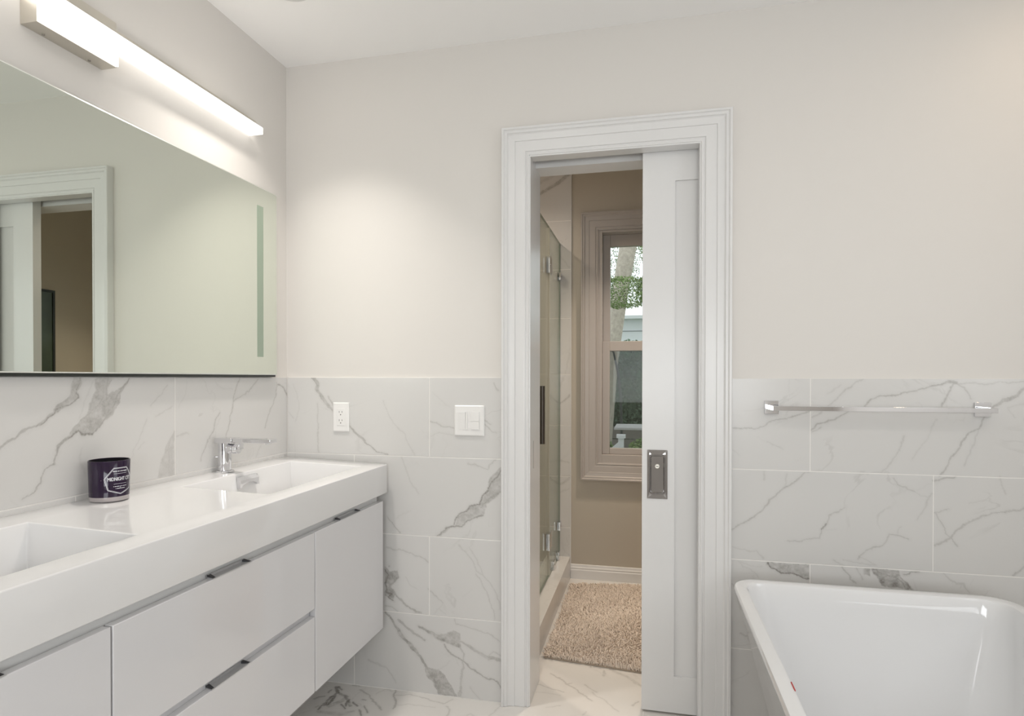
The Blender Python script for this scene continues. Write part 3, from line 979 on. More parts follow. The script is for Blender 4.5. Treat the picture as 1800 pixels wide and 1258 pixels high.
sash('upper_sash', YF + 0.068, YF + 0.100, 1.385, 2.071, 0.044, 0.071, YF + 0.082)
ls = sash('lower_sash', YF + 0.028, YF + 0.062, 0.751, 1.4255, 0.036, 0.057, YF + 0.043)
bm = new()
box(bm, -0.17, -0.10, YF + 0.026, YF + 0.0285, 0.752, 0.764)
obj('sash_lift', bm, M['tan_trim'], ls)
bm = new()
box(bm, sx0, sx1, YF + 0.110, YF + 0.1112, 0.751, 1.41)
obj('insect_screen', bm, M['screen'], win)

# ---------------------------------------------------------------- wall-hung vanity
VX = -0.974            # door faces
VY0, VY1 = 0.43, 2.098
V = thing('vanity_cabinet', 'white high-gloss wall-hung vanity cabinet under the sink top', 'cabinet', (-1.2, 1.264, 0.261))
bm = new()
box(bm, XLT + 0.001, VX - 0.021, VY0, VY1, 0.261, 0.705)
box(bm, XLT + 0.001, VX - 0.034, VY0, VY1, 0.705, 0.7655)
obj('body', bm, M['lacquer'], V)
bm = new()
box(bm, VX - 0.034, VX - 0.026, VY0, VY1, 0.70, 0.7655)
obj('finger_rail', bm, M['rail'], V)


def front(name, y0, y1, z0, z1):
    bm = new()
    box(bm, VX - 0.020, VX, y0, y1, z0, z1)
    return obj(name, bm, M['lacquer'], V, bevel=0.0015)


def pull_plate(parent, y0, y1, z):
    """edge pull lying on the top edge of a front, its ends cut at a slant"""
    bm = new()
    t, up = 0.0022, 0.008
    a, b = VX - 0.0205, VX + 0.0008
    c = 0.006
    # flat on the top edge
    top = [(a, y0 + c), (b, y0), (b, y1), (a, y1 - c)]
    lo = [bm.verts.new((x, y, z + 0.0003)) for x, y in top]
    hi = [bm.verts.new((x, y, z + t)) for x, y in top]
    bm.faces.new(lo[::-1]); bm.faces.new(hi)
    for i in range(4):
        k = (i + 1) % 4
        bm.faces.new((lo[i], lo[k], hi[k], hi[i]))
    # raised back flange and slanted end cheeks
    box(bm, a, a + t, y0 + c, y1 - c, z + t, z + up)
    plate = obj('edge_pull', bm, M['dark_chrome'], parent)
    for ye, s in ((y0 + c, 1), (y1 - c, -1)):
        bm = new()
        q = [(a, ye, z + t), (b - 0.002, ye - s * c * 0.7, z + t), (a, ye, z + up)]
        w = [(x, y + s * 0.009, zz) for x, y, zz in q]
        A = [bm.verts.new(p) for p in q]
        B = [bm.verts.new(p) for p in w]
        bm.faces.new(A); bm.faces.new(B[::-1])
        for i in range(3):
            k = (i + 1) % 3
            bm.faces.new((A[i], A[k], B[k], B[i]))
        obj('end_cheek', bm, M['pull_end'], plate)
    return plate


dr = front('door', 1.6265, VY1, 0.261, 0.7425)
pull_plate(dr, 1.772, 1.922, 0.7425)
du = front('drawer', 0.926, 1.6220, 0.5130, 0.7425)
pull_plate(du, 1.190, 1.330, 0.7425)
dl = front('drawer', 0.926, 1.6220, 0.261, 0.4890)
pull_plate(dl, 1.184, 1.325, 0.4890)
d2_ = front('door', VY0, 0.9215, 0.261, 0.7425)
pull_plate(d2_, 0.60, 0.735, 0.7425)

# ---------------------------------------------------------------- sink top, its surface falling slightly to the front
TX0, TX1 = XLT + 0.001, -0.9715
TY0, TY1 = 0.42, 2.1300


def top_z(x):
    return 0.893 - 0.016 * (x - XLT) / 0.4435


T = thing('vanity_countertop', 'white solid-surface double sink top on the vanity cabinet', 'countertop', (-1.2, 1.275, 0.767))
BAS = [(-1.322, -1.036, 0.505, 1.046), (-1.328, -1.040, 1.490, 2.040)]
bm = new()
gx = sorted({TX0, TX1, *[b[0] for b in BAS], *[b[1] for b in BAS]})
gy = sorted({TY0, TY1, *[b[2] for b in BAS], *[b[3] for b in BAS]})
gx = [TX0, -1.325, -1.038, TX1]
BAS = [(-1.325, -1.038, b[2], b[3]) for b in BAS]
tv = {(i, j): bm.verts.new((x, y, top_z(x))) for i, x in enumerate(gx) for j, y in enumerate(gy)}
bv = {(i, j): bm.verts.new((x, y, 0.767)) for i, x in enumerate(gx) for j, y in enumerate(gy)}
NX, NY = len(gx), len(gy)
basins = []
for i in range(NX - 1):
    for j in range(NY - 1):
        q = (tv[i, j], tv[i + 1, j], tv[i + 1, j + 1], tv[i, j + 1])
        if i == 1 and j in (1, 3):
            # the bowl: walls lean in a little, floor near the bottom of the slab
            f = []
            cxm, cym = (gx[1] + gx[2]) / 2, (gy[j] + gy[j + 1]) / 2
            for v in q:
                f.append(bm.verts.new((cxm + (v.co.x - cxm) * 0.93, cym + (v.co.y - cym) * 0.965, 0.783)))
            fs = []
            for k in range(4):
                n = (k + 1) % 4
                fs.append(bm.faces.new((q[k], q[n], f[n], f[k])))
            fs.append(bm.faces.new(f))
            basins.append(fs)
        else:
            bm.faces.new(q)
        bm.faces.new((bv[i, j], bv[i, j + 1], bv[i + 1, j + 1], bv[i + 1, j]))
for j in range(NY - 1):
    bm.faces.new((tv[0, j], tv[0, j + 1], bv[0, j + 1], bv[0, j]))
    bm.faces.new((tv[NX - 1, j + 1], tv[NX - 1, j], bv[NX - 1, j], bv[NX - 1, j + 1]))
for i in range(NX - 1):
    bm.faces.new((tv[i + 1, 0], tv[i, 0], bv[i, 0], bv[i + 1, 0]))
    bm.faces.new((tv[i, NY - 1], tv[i + 1, NY - 1], bv[i + 1, NY - 1], bv[i, NY - 1]))
bmesh.ops.recalc_face_normals(bm, faces=bm.faces[:])
sharp = [e for e in bm.edges if len(e.link_faces) == 2 and e.calc_face_angle(0) > R(30)]
bmesh.ops.bevel(bm, geom=sharp, offset=0.0035, segments=3, profile=0.5, affect='EDGES')


def in_bowl(f, b):
    c = f.calc_center_median()
    return b[0] - 0.0005 < c.x < b[1] + 0.0005 and b[2] - 0.0005 < c.y < b[3] + 0.0005 and c.z > 0.775 and c.z < top_z(c.x) - 0.0001


def split_out(bm, test):
    out = bm.copy()
    bmesh.ops.delete(out, geom=[f for f in out.faces if not test(f)], context='FACES')
    return out


for b in BAS:
    bb = split_out(bm, lambda f: in_bowl(f, b))
    me = bpy.data.meshes.new('sink_basin')
    bb.to_mesh(me); bb.free()
    link('sink_basin', me, M['solid'], T, smooth=True)
    # chrome overflow cover on the back wall of the bowl
    oc = 1.774 if b[2] > 1 else 0.775
    bo = new()
    xw = b[0] + 0.0035
    zt_, zb_ = 0.8780, 0.8410
    N = 10
    A, B2 = [], []
    for k in range(N + 1):
        u = k / N
        y = oc - 0.048 + 0.096 * u
        arch = 0.021 * (1 - (2 * u - 1) ** 2)
        A.append([bo.verts.new((xw, y, zt_)), bo.verts.new((xw + 0.008, y, zt_ - 0.001)), bo.verts.new((xw + 0.0155, y, zt_ - 0.012)),
                  bo.verts.new((xw + 0.0150, y, zb_ + arch * 0.75)), bo.verts.new((xw + 0.0040, y, zb_ - 0.001 + arch)), bo.verts.new((xw, y, zb_ + arch))])
    for P, Q in zip(A, A[1:]):
        for k in range(6):
            n = (k + 1) % 6
            bo.faces.new((P[k], Q[k], Q[n], P[n]))
    bo.faces.new(A[0]); bo.faces.new(A[-1][::-1])
    obj('overflow_cover', bo, M['chrome'], T, smooth=True)
    bd = new()
    lathe(bd, (b[0] + b[1]) / 2, oc, [(0.0005, 0.7905), (0.026, 0.7900), (0.032, 0.7870), (0.033, 0.7835)], 40, cap0=True)
    obj('drain', bd, M['chrome'], T, smooth=True)
slab = split_out(bm, lambda f: not any(in_bowl(f, b) for b in BAS))
bm.free()
me = bpy.data.meshes.new('slab')
slab.to_mesh(me); slab.free()
link('slab', me, M['solid'], T, smooth=True)

# ---------------------------------------------------------------- faucet
FX, FY = -1.380, 1.743
fz = top_z(FX)
F = thing('sink_faucet', 'chrome single-hole faucet with flat spout behind the right sink', 'faucet', (FX, FY, fz))
bm = new()
lathe(bm, FX, FY, [(0.0005, fz + 0.0001), (0.0285, fz + 0.0001), (0.0290, fz + 0.002), (0.0270, fz + 0.0055), (0.0215, fz + 0.0065)], 48, cap0=True)
obj('base_ring', bm, M['chrome'], F, smooth=True)
bm = new()
lathe(bm, FX, FY, [(0.0205, fz + 0.0055), (0.0205, 0.9905), (0.0005, 0.9905)], 56)
obj('body', bm, M['chrome'], F, smooth=True)
bm = new()
box(bm, FX - 0.0215, FX + 0.043, FY - 0.0225, FY + 0.0225, 0.9895, 1.0065)
obj('cap_block', bm, M['chrome'], F, bevel=0.0012)
bm = new()
box(bm, FX + 0.040, -1.196, FY - 0.0190, FY + 0.0190, 0.9920, 1.0062)
obj('spout', bm, M['chrome'], F, bevel=0.0015)
bm = new()
tube(bm, (-1.214, FY, 0.9925), (-1.214, FY, 0.9885), 0.0105, seg=28)
obj('aerator', bm, M['dark_chrome'], F)
bm = new()
tube(bm, (FX + 0.018, FY, 0.9700), (FX + 0.036, FY, 0.9700), 0.0165, seg=36)
hb = obj('handle', bm, M['chrome'], F, bevel=0.001)
bm = new()
tube(bm, (FX + 0.036, FY, 0.9700), (FX + 0.0385, FY, 0.9700), 0.0150, seg=36)
obj('seam_ring', bm, M['slot'], hb)
bm = new()
tube(bm, (FX + 0.0385, FY, 0.9700), (FX + 0.054, FY, 0.9700), 0.0175, 0.0165, seg=36)
box(bm, FX + 0.046, FX + 0.064, FY - 0.012, FY + 0.012, 0.969, 0.988)
obj('lever', bm, M['chrome'], hb, bevel=0.0012)
bm = new()
tube(bm, (FX - 0.016, FY - 0.004, 0.9420), (FX - 0.0275, FY - 0.010, 0.9420), 0.0022, seg=14)
tube(bm, (FX - 0.0275, FY - 0.010, 0.9420), (FX - 0.0310, FY - 0.012, 0.9420), 0.0042, 0.0036, seg=16)
obj('lift_rod', bm, M['chrome'], F, smooth=True)

F2 = F.copy()
COL.objects.link(F2)
F2.location = (FX, 0.775, fz)
F2['label'] = 'chrome single-hole faucet with flat spout behind the near left sink'
for ch in list(F.children):
    c = ch.copy()
    COL.objects.link(c)
    c.parent = F2
    for g in list(ch.children):
        q = g.copy()
        COL.objects.link(q)
        q.parent = c
for o in (F, F2):
    o['group'] = 'faucets behind the two sinks'

# ---------------------------------------------------------------- candle jar with its printed emblem
JX, JY = -1.3560, 1.2800
jz = top_z(JX) + 0.0004
JR, JB, JH = 0.0465, 0.0440, 0.1035
J = thing('candle_jar', 'dark purple glass candle jar with white octagon print on the sink top', 'candle', (JX, JY, jz))
bm = new()
z1 = jz + 0.0125
lathe(bm, JX, JY, [(JB + 0.0002, z1), (JR, jz + JH - 0.001), (JR - 0.0006, jz + JH), (JR - 0.0018, jz + JH), (JR - 0.0024, jz + JH - 0.001)], 96)
obj('glass', bm, M['jar'], J, smooth=True)
bm = new()
lathe(bm, JX, JY, [(JR - 0.0024, jz + JH - 0.0012), (JB - 0.0026, jz + 0.050), (0.0005, jz + 0.050)], 64)
obj('wax', bm, M['jar_in'], J, smooth=True)
bm = new()
lathe(bm, JX, JY, [(0.0005, jz), (JB - 0.004, jz), (JB - 0.001, jz + 0.0015), (JB, jz + 0.004), (JB + 0.0002, z1), (0.0005, z1)], 96)
obj('glass_foot', bm, M['jar_base'], J, smooth=True)


def on_jar(s, h):
    """s = metres round the glass from the middle of the print, h = height over the sink top"""
    a = R(-11.5) + s / JR
    r = JB + (JR - JB) * h / JH + 0.00035
    return (JX + r * math.cos(a), JY + r * math.sin(a), jz + h)


def strip(bm, pts, w):
    """printed line along (s, h) points, w wide"""
    P = [Vector((s, h)) for s, h in pts]
    for a, b in zip(P, P[1:]):
        n = max(1, int((b - a).length / 0.004))
        d = (b - a).normalized()
        o = Vector((-d.y, d.x)) * w / 2
        prev = None
        for k in range(n + 1):
            c = a + (b - a) * k / n
            cur = (bm.verts.new(on_jar(*(c - o))), bm.verts.new(on_jar(*(c + o))))
            if prev:
                bm.faces.new((prev[0], cur[0], cur[1], prev[1]))
            prev = cur


bm = new()
oct_o = [(-0.0165, 0.0860), (0.0165, 0.0860), (0.0375, 0.0590), (0.0295, 0.0300), (0.0, 0.0190), (-0.0295, 0.0300), (-0.0375, 0.0590), (-0.0165, 0.0860)]
strip(bm, oct_o, 0.0011)
mid = (0.0, 0.0545)
strip(bm, [(s * 0.945, mid[1] + (h - mid[1]) * 0.945) for s, h in oct_o], 0.0007)
strip(bm, [(-0.0165, 0.0715), (0.0165, 0.0715)], 0.0006)
strip(bm, [(-0.0165, 0.0455), (0.0165, 0.0455)], 0.0006)
emb = obj('emblem', bm, M['print'], J)
# small print too fine to read: rows of tiny strokes
rs = random.Random(3)
for h, s0, s1, hh in ((0.0775, -0.0180, 0.0180, 0.0030), (0.0390, -0.0170, 0.0170, 0.0020), (0.0365, -0.0015, 0.0015, 0.0018), (0.0335, -0.0120, 0.0120, 0.0020)):
    bm = new()
    s = s0
    while s < s1:
        w = rs.uniform(0.0009, 0.0017)
        strip(bm, [(s, h), (min(s + w, s1), h)], hh * rs.uniform(0.7, 1.0))
        s += w + (0.0004 if rs.random() < 0.85 else 0.0016)
    obj('fine_print', bm, M['print'], J)
cu = bpy.data.curves.new('jar_text', 'FONT')
cu.body = 'MIDNIGHT CITY'
cu.size = 0.0138
cu.align_x = 'CENTER'
to = bpy.data.objects.new('jar_text', cu)
COL.objects.link(to)
bpy.context.view_layer.update()
me = bpy.data.meshes.new_from_object(to.evaluated_get(bpy.context.evaluated_depsgraph_get()))
bpy.data.objects.remove(to)
bm = new()
bm.from_mesh(me)
for k in range(-24, 25):
    bmesh.ops.bisect_plane(bm, geom=bm.verts[:] + bm.edges[:] + bm.faces[:], plane_co=(k * 0.002, 0, 0), plane_no=(1, 0, 0))
bmesh.ops.triangulate(bm, faces=bm.faces[:])
xs_ = [v.co.x for v in bm.verts]
kx = 0.0605 / (max(xs_) - min(xs_))
heavy = bmesh.ops.duplicate(bm, geom=bm.verts[:] + bm.edges[:] + bm.faces[:])
second = {g for g in heavy['geom'] if isinstance(g, bmesh.types.BMVert)}
for v in bm.verts:
    k = 1 if v in second else 0
    p = Vector(on_jar(v.co.x * kx + 0.0005 * k, 0.0535 + v.co.y * 0.95))
    out = Vector((p.x - JX, p.y - JY, 0)).normalized()
    v.co = p + out * (0.00015 + 0.0001 * k)
obj('lettering', bm, M['print'], J)

# ---------------------------------------------------------------- mirror and the light bar over it
MX = -1.394
MY0, MY1, MZ0, MZ1 = 0.50, 2.0565, 1.2170, 1.9068
W = thing('wall_mirror', 'large frameless rectangular mirror over the sink top', 'mirror', (XL, 1.28, 1.217))
bm = new()
box(bm, XL + 0.001, MX - 0.0052, MY0 + 0.004, MY1 - 0.004, 1.2095, MZ1 - 0.003)
obj('case', bm, M['mirror_body'], W)
BV = 0.0032
ringo = [(MY0, MZ0), (MY1, MZ0), (MY1, MZ1), (MY0, MZ1)]
ringi = [(MY0 + BV, MZ0 + BV), (MY1 - BV, MZ0 + BV), (MY1 - BV, MZ1 - BV), (MY0 + BV, MZ1 - BV)]
bm = new()
qa = [bm.verts.new((MX - 0.005, y, z)) for y, z in ringo]
qb = [bm.verts.new((MX - 0.0012, y, z)) for y, z in ringo]
qc = [bm.verts.new((MX, y, z)) for y, z in ringi]
for A, B in ((qa, qb), (qb, qc)):
    for i in range(4):
        bm.faces.new((A[i], A[(i + 1) % 4], B[(i + 1) % 4], B[i]))
bm.faces.new(qa[::-1])
obj('bevelled_edge', bm, M['mirror_edge'], W)
bm = new()
bm.faces.new([bm.verts.new((MX, y, z)) for y, z in ringi])
obj('reflecting_face', bm, M['mirror'], W)
for y0, y1 in ((1.9362, 1.9722), (0.584, 0.620)):
    bm = new()
    box(bm, MX - 0.001, MX + 0.0003, y0, y1, 1.2832, 1.8378)
    obj('frosted_strip', bm, M['frost'], W)

LB = thing('vanity_light', 'long lit wall light bar with nickel centre box above the mirror', 'wall light', (XL, 1.22, 2.026))
bm = new()
box(bm, XL + 0.0008, -1.3700, 0.503, 1.937, 2.0910, 2.1145)
db = obj('diffuser_bar', bm, M['diffuser'], LB)
db.data.materials.append(M['diffuser_under'])
for f in db.data.polygons:
    if f.normal.z < -0.5:
        f.material_index = 1
bm = new()
box(bm, XL + 0.0005, -1.3960, 0.505, 1.935, 2.1148, 2.1400)
obj('back_channel', bm, M['nickel'], LB)
bm = new()
box(bm, XL + 0.0005, -1.3745, 1.1120, 1.3257, 2.0262, 2.0900)
box(bm, XL + 0.0005, -1.3757, 1.1120, 1.3257, 2.1149, 2.1440)
box(bm, XL + 0.0005, -1.4195, 1.1120, 1.3257, 2.1440, 2.1730)
hs = obj('centre_housing', bm, M['nickel'], LB)
bm = new()
box(bm, -1.3742, -1.3695, 1.1150, 1.3257, 2.0290, 2.0908)
obj('centre_diffuser', bm, M['diffuser'], LB)
for y in (1.158, 1.279):
    bm = new()
    tube(bm, (-1.412, y, 2.0263), (-1.412, y, 2.0243), 0.0034, seg=16)
    obj('screw', bm, M['screw'], LB)
bm = new()
tube(bm, (-1.4195, 1.340 - 0.03, 2.158), (-1.4178, 1.340 - 0.03, 2.158), 0.0025, seg=14)
obj('screw', bm, M['screw'], LB)

# ---------------------------------------------------------------- outlet and switches
O = thing('wall_outlet', 'white double power outlet on the marble tile above the sink end', 'power outlet', (-1.1765, YT, 1.0525))
bm = new()
loft(bm, [rrect(-1.2113, -1.1417, 0.9952, 1.1098, 0.003, YT - 0.0001), rrect(-1.2113, -1.1417, 0.9952, 1.1098, 0.003, YT - 0.0035),
          rrect(-1.2073, -1.1457, 0.9992, 1.1058, 0.003, YT - 0.0062)], cap0=True, cap1=True)
obj('plate', bm, M['plastic'], O)
bm = new()
loft(bm, [rrect(-1.1932, -1.1598, 1.0190, 1.0860, 0.0015, YT - 0.0060), rrect(-1.1932, -1.1598, 1.0190, 1.0860, 0.0015, YT - 0.0068),
          rrect(-1.1926, -1.1604, 1.0196, 1.0854, 0.0015, YT - 0.0074)], cap1=True)
rc = obj('receptacle', bm, M['plastic'], O)
for zc in (1.0685, 1.0360):
    bm = new()
    yy = YT - 0.0075
    for dx, h in ((-0.0062, 0.0038), (0.0062, 0.0033)):
        box(bm, -1.1765 + dx - 0.0009, -1.1765 + dx + 0.0009, yy, yy + 0.001, zc + 0.004 - h, zc + 0.004 + h)
    tube(bm, (-1.1765, yy + 0.001, zc - 0.0068), (-1.1765, yy, zc - 0.0068), 0.0022, seg=14)
    obj('socket_slots', bm, M['slot'], rc)

K = thing('light_switch', 'white two-gang light switch plate beside the doorway', 'light switch', (-0.651, YT, 1.0465))
bm = new()
loft(bm, [rrect(-0.7090, -0.5930, 0.9895, 1.1040, 0.003, YT - 0.0001), rrect(-0.7090, -0.5930, 0.9895, 1.1040, 0.003, YT - 0.0035),
          rrect(-0.7050, -0.5970, 0.9935, 1.1000, 0.003, YT - 0.0062)], cap0=True, cap1=True)
obj('plate', bm, M['plastic'], K)
for n, xc in enumerate((-0.6742, -0.6278)):
    bm = new()
    x0, x1, z0, z1 = xc - 0.0165, xc + 0.0165, 1.0135, 1.0795
    y = YT - 0.0062
    box(bm, x0 - 0.0006, x1 + 0.0006, y - 0.0004, y + 0.0002, z0 - 0.0008, z1 + 0.0008)
    g = obj('rocker_recess', bm, M['rail'], K)
    bm = new()
    if n == 0:     # tilted paddle with a narrow slider at its right
        v = [bm.verts.new(p) for p in ((x0, y - 0.0010, z0), (x1 - 0.0075, y - 0.0010, z0), (x1 - 0.0075, y - 0.0052, z1 - 0.001), (x0, y - 0.0052, z1 - 0.001),
                                       (x0, y, z0), (x1 - 0.0075, y, z0), (x1 - 0.0075, y, z1 - 0.001), (x0, y, z1 - 0.001))]
        for f in ((0, 1, 2, 3), (4, 7, 6, 5), (0, 4, 5, 1), (2, 6, 7, 3), (1, 5, 6, 2), (0, 3, 7, 4)):
            bm.faces.new([v[i] for i in f])
        obj('rocker', bm, M['plastic'], K)
        bm = new()
        box(bm, x1 - 0.0062, x1, y - 0.0022, y, z0, z1)
        obj('slider_track', bm, M['plastic'], K)
    else:          # two stacked push buttons
        box(bm, x0, x1 - 0.0008, y - 0.0030, y, z0 + 0.0008, z0 + 0.0300)
        box(bm, x0, x1 - 0.0008, y - 0.0030, y, z0 + 0.0312, z1)
        obj('rocker', bm, M['plastic'], K)

# ---------------------------------------------------------------- towel bar
TB = thing('towel_bar', 'square chrome towel bar on the tiled wall above the tub', 'towel bar', (0.71, YT, 1.1085))
ZB = 1.1090
for xc in (0.4025, 1.0170):
    bm = new()
    box(bm, xc - 0.0220, xc + 0.0220, YT - 0.0090, YT - 0.0002, ZB - 0.0222, ZB + 0.0222)
    pl = obj('mounting_plate', bm, M['chrome'], TB, bevel=0.0008)
    bm = new()
    box(bm, xc - 0.0080, xc + 0.0080, YT - 0.0600, YT - 0.0088, ZB - 0.0075, ZB + 0.0075)
    obj('post', bm, M['chrome'], pl, bevel=0.0006)
bm = new()
box(bm, 0.3945, 1.0250, YT - 0.0760, YT - 0.0600, ZB - 0.0075, ZB + 0.0075)
obj('bar', bm, M['chrome'], TB, bevel=0.0008)

# ---------------------------------------------------------------- freestanding tub
ZR = 0.578
BX0, BX1, BY0, BY1 = 0.2575, 1.0150, 0.30, 1.9980


def plan(inl, inr, iny0, iny1, r, z, n=10):
    x0, x1, y0, y1 = BX0 + inl, BX1 - inr, BY0 + iny0, BY1 - iny1
    out = []
    for cx, cy, a0 in ((x1 - r, y1 - r, 0), (x0 + r, y1 - r, 90), (x0 + r, y0 + r, 180), (x1 - r, y0 + r, 270)):
        for k in range(n + 1):
            a = R(a0 + 90 * k / n)
            out.append((cx + r * math.cos(a), cy + r * math.sin(a), z))
    return out


def ring(i, r, z):
    return plan(i, i, i, i, r, z)


TUB = thing('bathtub', 'white freestanding bathtub with thin rim by the tiled wall', 'bathtub', (0.636, 1.15, 0.0))
bm = new()
outer = [ring(0.150, 0.10, 0.0), ring(0.146, 0.10, 0.010), ring(0.110, 0.10, 0.14), ring(0.075, 0.098, 0.27), ring(0.045, 0.095, 0.39), ring(0.024, 0.09, 0.48),
         ring(0.013, 0.082, 0.535), ring(0.008, 0.078, 0.556), ring(0.0025, 0.075, 0.560), ring(0.0, 0.075, 0.5635), ring(0.0, 0.075, 0.571), ring(0.0025, 0.073, 0.5765), ring(0.0070, 0.070, ZR)]
inner = [ring(0.0280, 0.062, ZR), ring(0.0330, 0.060, ZR - 0.0025), ring(0.0365, 0.060, ZR - 0.010)]
for k in range(1, 9):
    t = k / 8
    inner.append(ring(0.0365 + 0.055 * t ** 1.3, 0.060 + 0.05 * t, ZR - 0.010 - 0.36 * t))
inner += [ring(0.108, 0.12, 0.168), ring(0.135, 0.13, 0.142), ring(0.18, 0.13, 0.130), ring(0.26, 0.10, 0.126)]
loft(bm, outer + inner, cap0=True, cap1=True)
tub = obj('shell', bm, M['acrylic'], TUB, smooth=True)
tub.data.polygons.foreach_set('use_smooth', [True] * len(tub.data.polygons))
bm = new()
box(bm, BX0 + 0.0322, BX0 + 0.0342, 1.302, 1.337, ZR - 0.0030, ZR - 0.0005)
obj('red_mark', bm, M['red'], TUB)
bm = new()
lathe(bm, 0.636, 1.15, [(0.0005, 0.1310), (0.030, 0.1305), (0.034, 0.1275)], 36, cap0=True)
obj('drain', bm, M['chrome'], TUB, smooth=True)

# ---------------------------------------------------------------- recessed downlights
first = None
place = ['near the corner over the mirror', 'above the open floor before the sinks', 'above the near end of the tub', 'above the tub and towel bar',
         'behind the camera on the sink side', 'behind the camera on the tub side', 'added over the rug to light the shower room', 'added inside the shower behind the glass']
for (x, y, z, w), where in zip(DOWNLIGHTS, place):
    if first is None:
        first = thing('recessed_downlight', 'round white recessed downlight in the ceiling ' + where, 'ceiling light', (x, y, z), 'recessed ceiling downlights')
        bm = new()
        lathe(bm, x, y, [(0.058, z - 0.010), (0.062, z - 0.006), (0.078, z - 0.004), (0.081, z - 0.0002)], 48)
        obj('trim_ring', bm, M['trim'], first, smooth=True)
        bm = new()
        lathe(bm, x, y, [(0.0005, z - 0.0075), (0.0585, z - 0.0085)], 40, cap0=True)
        obj('lens', bm, M['lamp_lens'], first)
        src = first
    else:
        c = src.copy()
        COL.objects.link(c)
        c.location = (x, y, z)
        c['label'] = 'round white recessed downlight in the ceiling ' + where
        for ch in list(src.children):
            k = ch.copy()
            COL.objects.link(k)
            k.parent = c

# ---------------------------------------------------------------- shower enclosure
GX = -0.523
CU = tag(obj('shower_curb', (lambda b: (box(b, -0.600, -0.4548, YBACK + 0.001, YF - 0.0095, 0.0005, 0.1300), b)[1])(new()), M['marble'], bevel=0.002),
         'pale marble curb along the shower floor beside the rug', 'shower curb')


def clamp(name, parent, y0, y1, z0, z1):
    bm = new()
    box(bm, GX - 0.014, GX - 0.0052, y0, y1, z0, z1)
    box(bm, GX + 0.0052, GX + 0.014, y0, y1, z0, z1)
    tube(bm, (GX + 0.014, (y0 + y1) / 2, (z0 + z1) / 2), (GX + 0.0155, (y0 + y1) / 2, (z0 + z1) / 2), 0.006, seg=14)
    return obj(name, bm, M['chrome'], parent, bevel=0.001)


FG = thing('shower_screen', 'narrow fixed glass shower panel clamped to the window wall', 'shower screen', (GX, 3.40, 0.1305))
bm = new()
box(bm, GX - 0.005, GX + 0.005, 3.2030, YF - 0.0100, 0.1320, 2.0150)
obj('glass', bm, M['shower_glass'], FG)
bm = new()
for y in (YF - 0.0125,):
    box(bm, GX - 0.0052, GX + 0.0052, y - 0.0004, y + 0.0006, 0.1322, 2.0148)
box(bm, GX - 0.0052, GX + 0.0052, 3.2030, YF - 0.0120, 2.0148, 2.0156)
obj('polished_edge', bm, M['glass_edge'], FG)
clamp('wall_clamp', FG, 3.550, YF - 0.0105, 1.790, 1.835)
clamp('wall_clamp', FG, 3.550, YF - 0.0105, 0.295, 0.345)
clamp('curb_clamp', FG, 3.315, 3.365, 0.1322, 0.180)
clamp('curb_clamp', FG, 3.500, 3.550, 0.1322, 0.180)
GD = thing('shower_door', 'frameless glass shower door with long pull handle seen past the jamb', 'shower door', (GX, 2.90, 0.1305))
bm = new()
box(bm, GX - 0.005, GX + 0.005, 2.560, 3.1960, 0.1420, 2.0150)
obj('glass', bm, M['shower_glass'], GD)
bm = new()
for y in (2.5604,):
    box(bm, GX - 0.0052, GX + 0.0052, y - 0.0004, y + 0.0006, 0.1422, 2.0148)
box(bm, GX - 0.0052, GX + 0.0052, 2.560, 3.1950, 2.0148, 2.0156)
box(bm, GX - 0.0050, GX + 0.0050, 2.560, 3.1950, 0.1405, 0.1420)
obj('polished_edge', bm, M['glass_edge'], GD)
bm = new()
box(bm, GX - 0.0054, GX + 0.0054, 3.1950, 3.2010, 0.1422, 2.0148)
obj('door_seal', bm, M['seal'], GD)
for z0, z1 in ((1.765, 1.855), (0.285, 0.375)):
    h = clamp('hinge', GD, 3.156, 3.1945, z0, z1)
    bm = new()
    box(bm, GX + 0.0052, GX + 0.0135, 3.2045, 3.243, z0, z1)
    box(bm, GX - 0.0135, GX - 0.0052, 3.2045, 3.243, z0, z1)
    obj('hinge_leaf', bm, M['chrome'], h, bevel=0.001)
bm = new()
tube(bm, (GX + 0.052, 2.705, 0.905), (GX + 0.052, 2.705, 1.170), 0.0115, seg=24)
hd = obj('pull_handle', bm, M['steel_dark'], GD, smooth=True)
bm = new()
for z in (0.945, 1.130):
    tube(bm, (GX + 0.0050, 2.705, z), (GX + 0.0440, 2.705, z), 0.008, seg=18)
obj('handle_post', bm, M['steel_dark'], hd, smooth=True)

# framed mirror with a painted dark green reflection on the side wall of the shower room, seen only by way of the big mirror
SM = thing('framed_mirror', 'framed mirror with painted dark green reflection on the brown side wall, seen reflected through the doorway', 'mirror_panel', (0.95, 2.84, 1.05))
bm = new()
box(bm, 0.935, 0.949, 2.56, 2.575, 1.05, 1.765)
box(bm, 0.935, 0.949, 3.107, 3.122, 1.05, 1.765)
box(bm, 0.935, 0.949, 2.575, 3.107, 1.05, 1.065)
box(bm, 0.935, 0.949, 2.575, 3.107, 1.750, 1.765)
obj('frame', bm, M['mirror_body'], SM)
bm = new()
box(bm, 0.940, 0.949, 2.575, 3.107, 1.065, 1.750)
obj('print', bm, M['mirror_panel'], SM)  # mirror face, its dark green reflection painted on

# ---------------------------------------------------------------- shaggy bath rug
RUG = thing('bath_rug', 'shaggy beige chenille bath rug on the floor beyond the doorway', 'rug', (-0.12, 3.0, 0.0))
q00, q10, q01, q11 = Vector((-0.434, 2.545)), Vector((0.22, 2.470)), Vector((-0.430, 3.462)), Vector((0.22, 3.545))


def rug_at(a, b):
    return (q00 * (1 - a) + q10 * a) * (1 - b) + (q01 * (1 - a) + q11 * a) * b


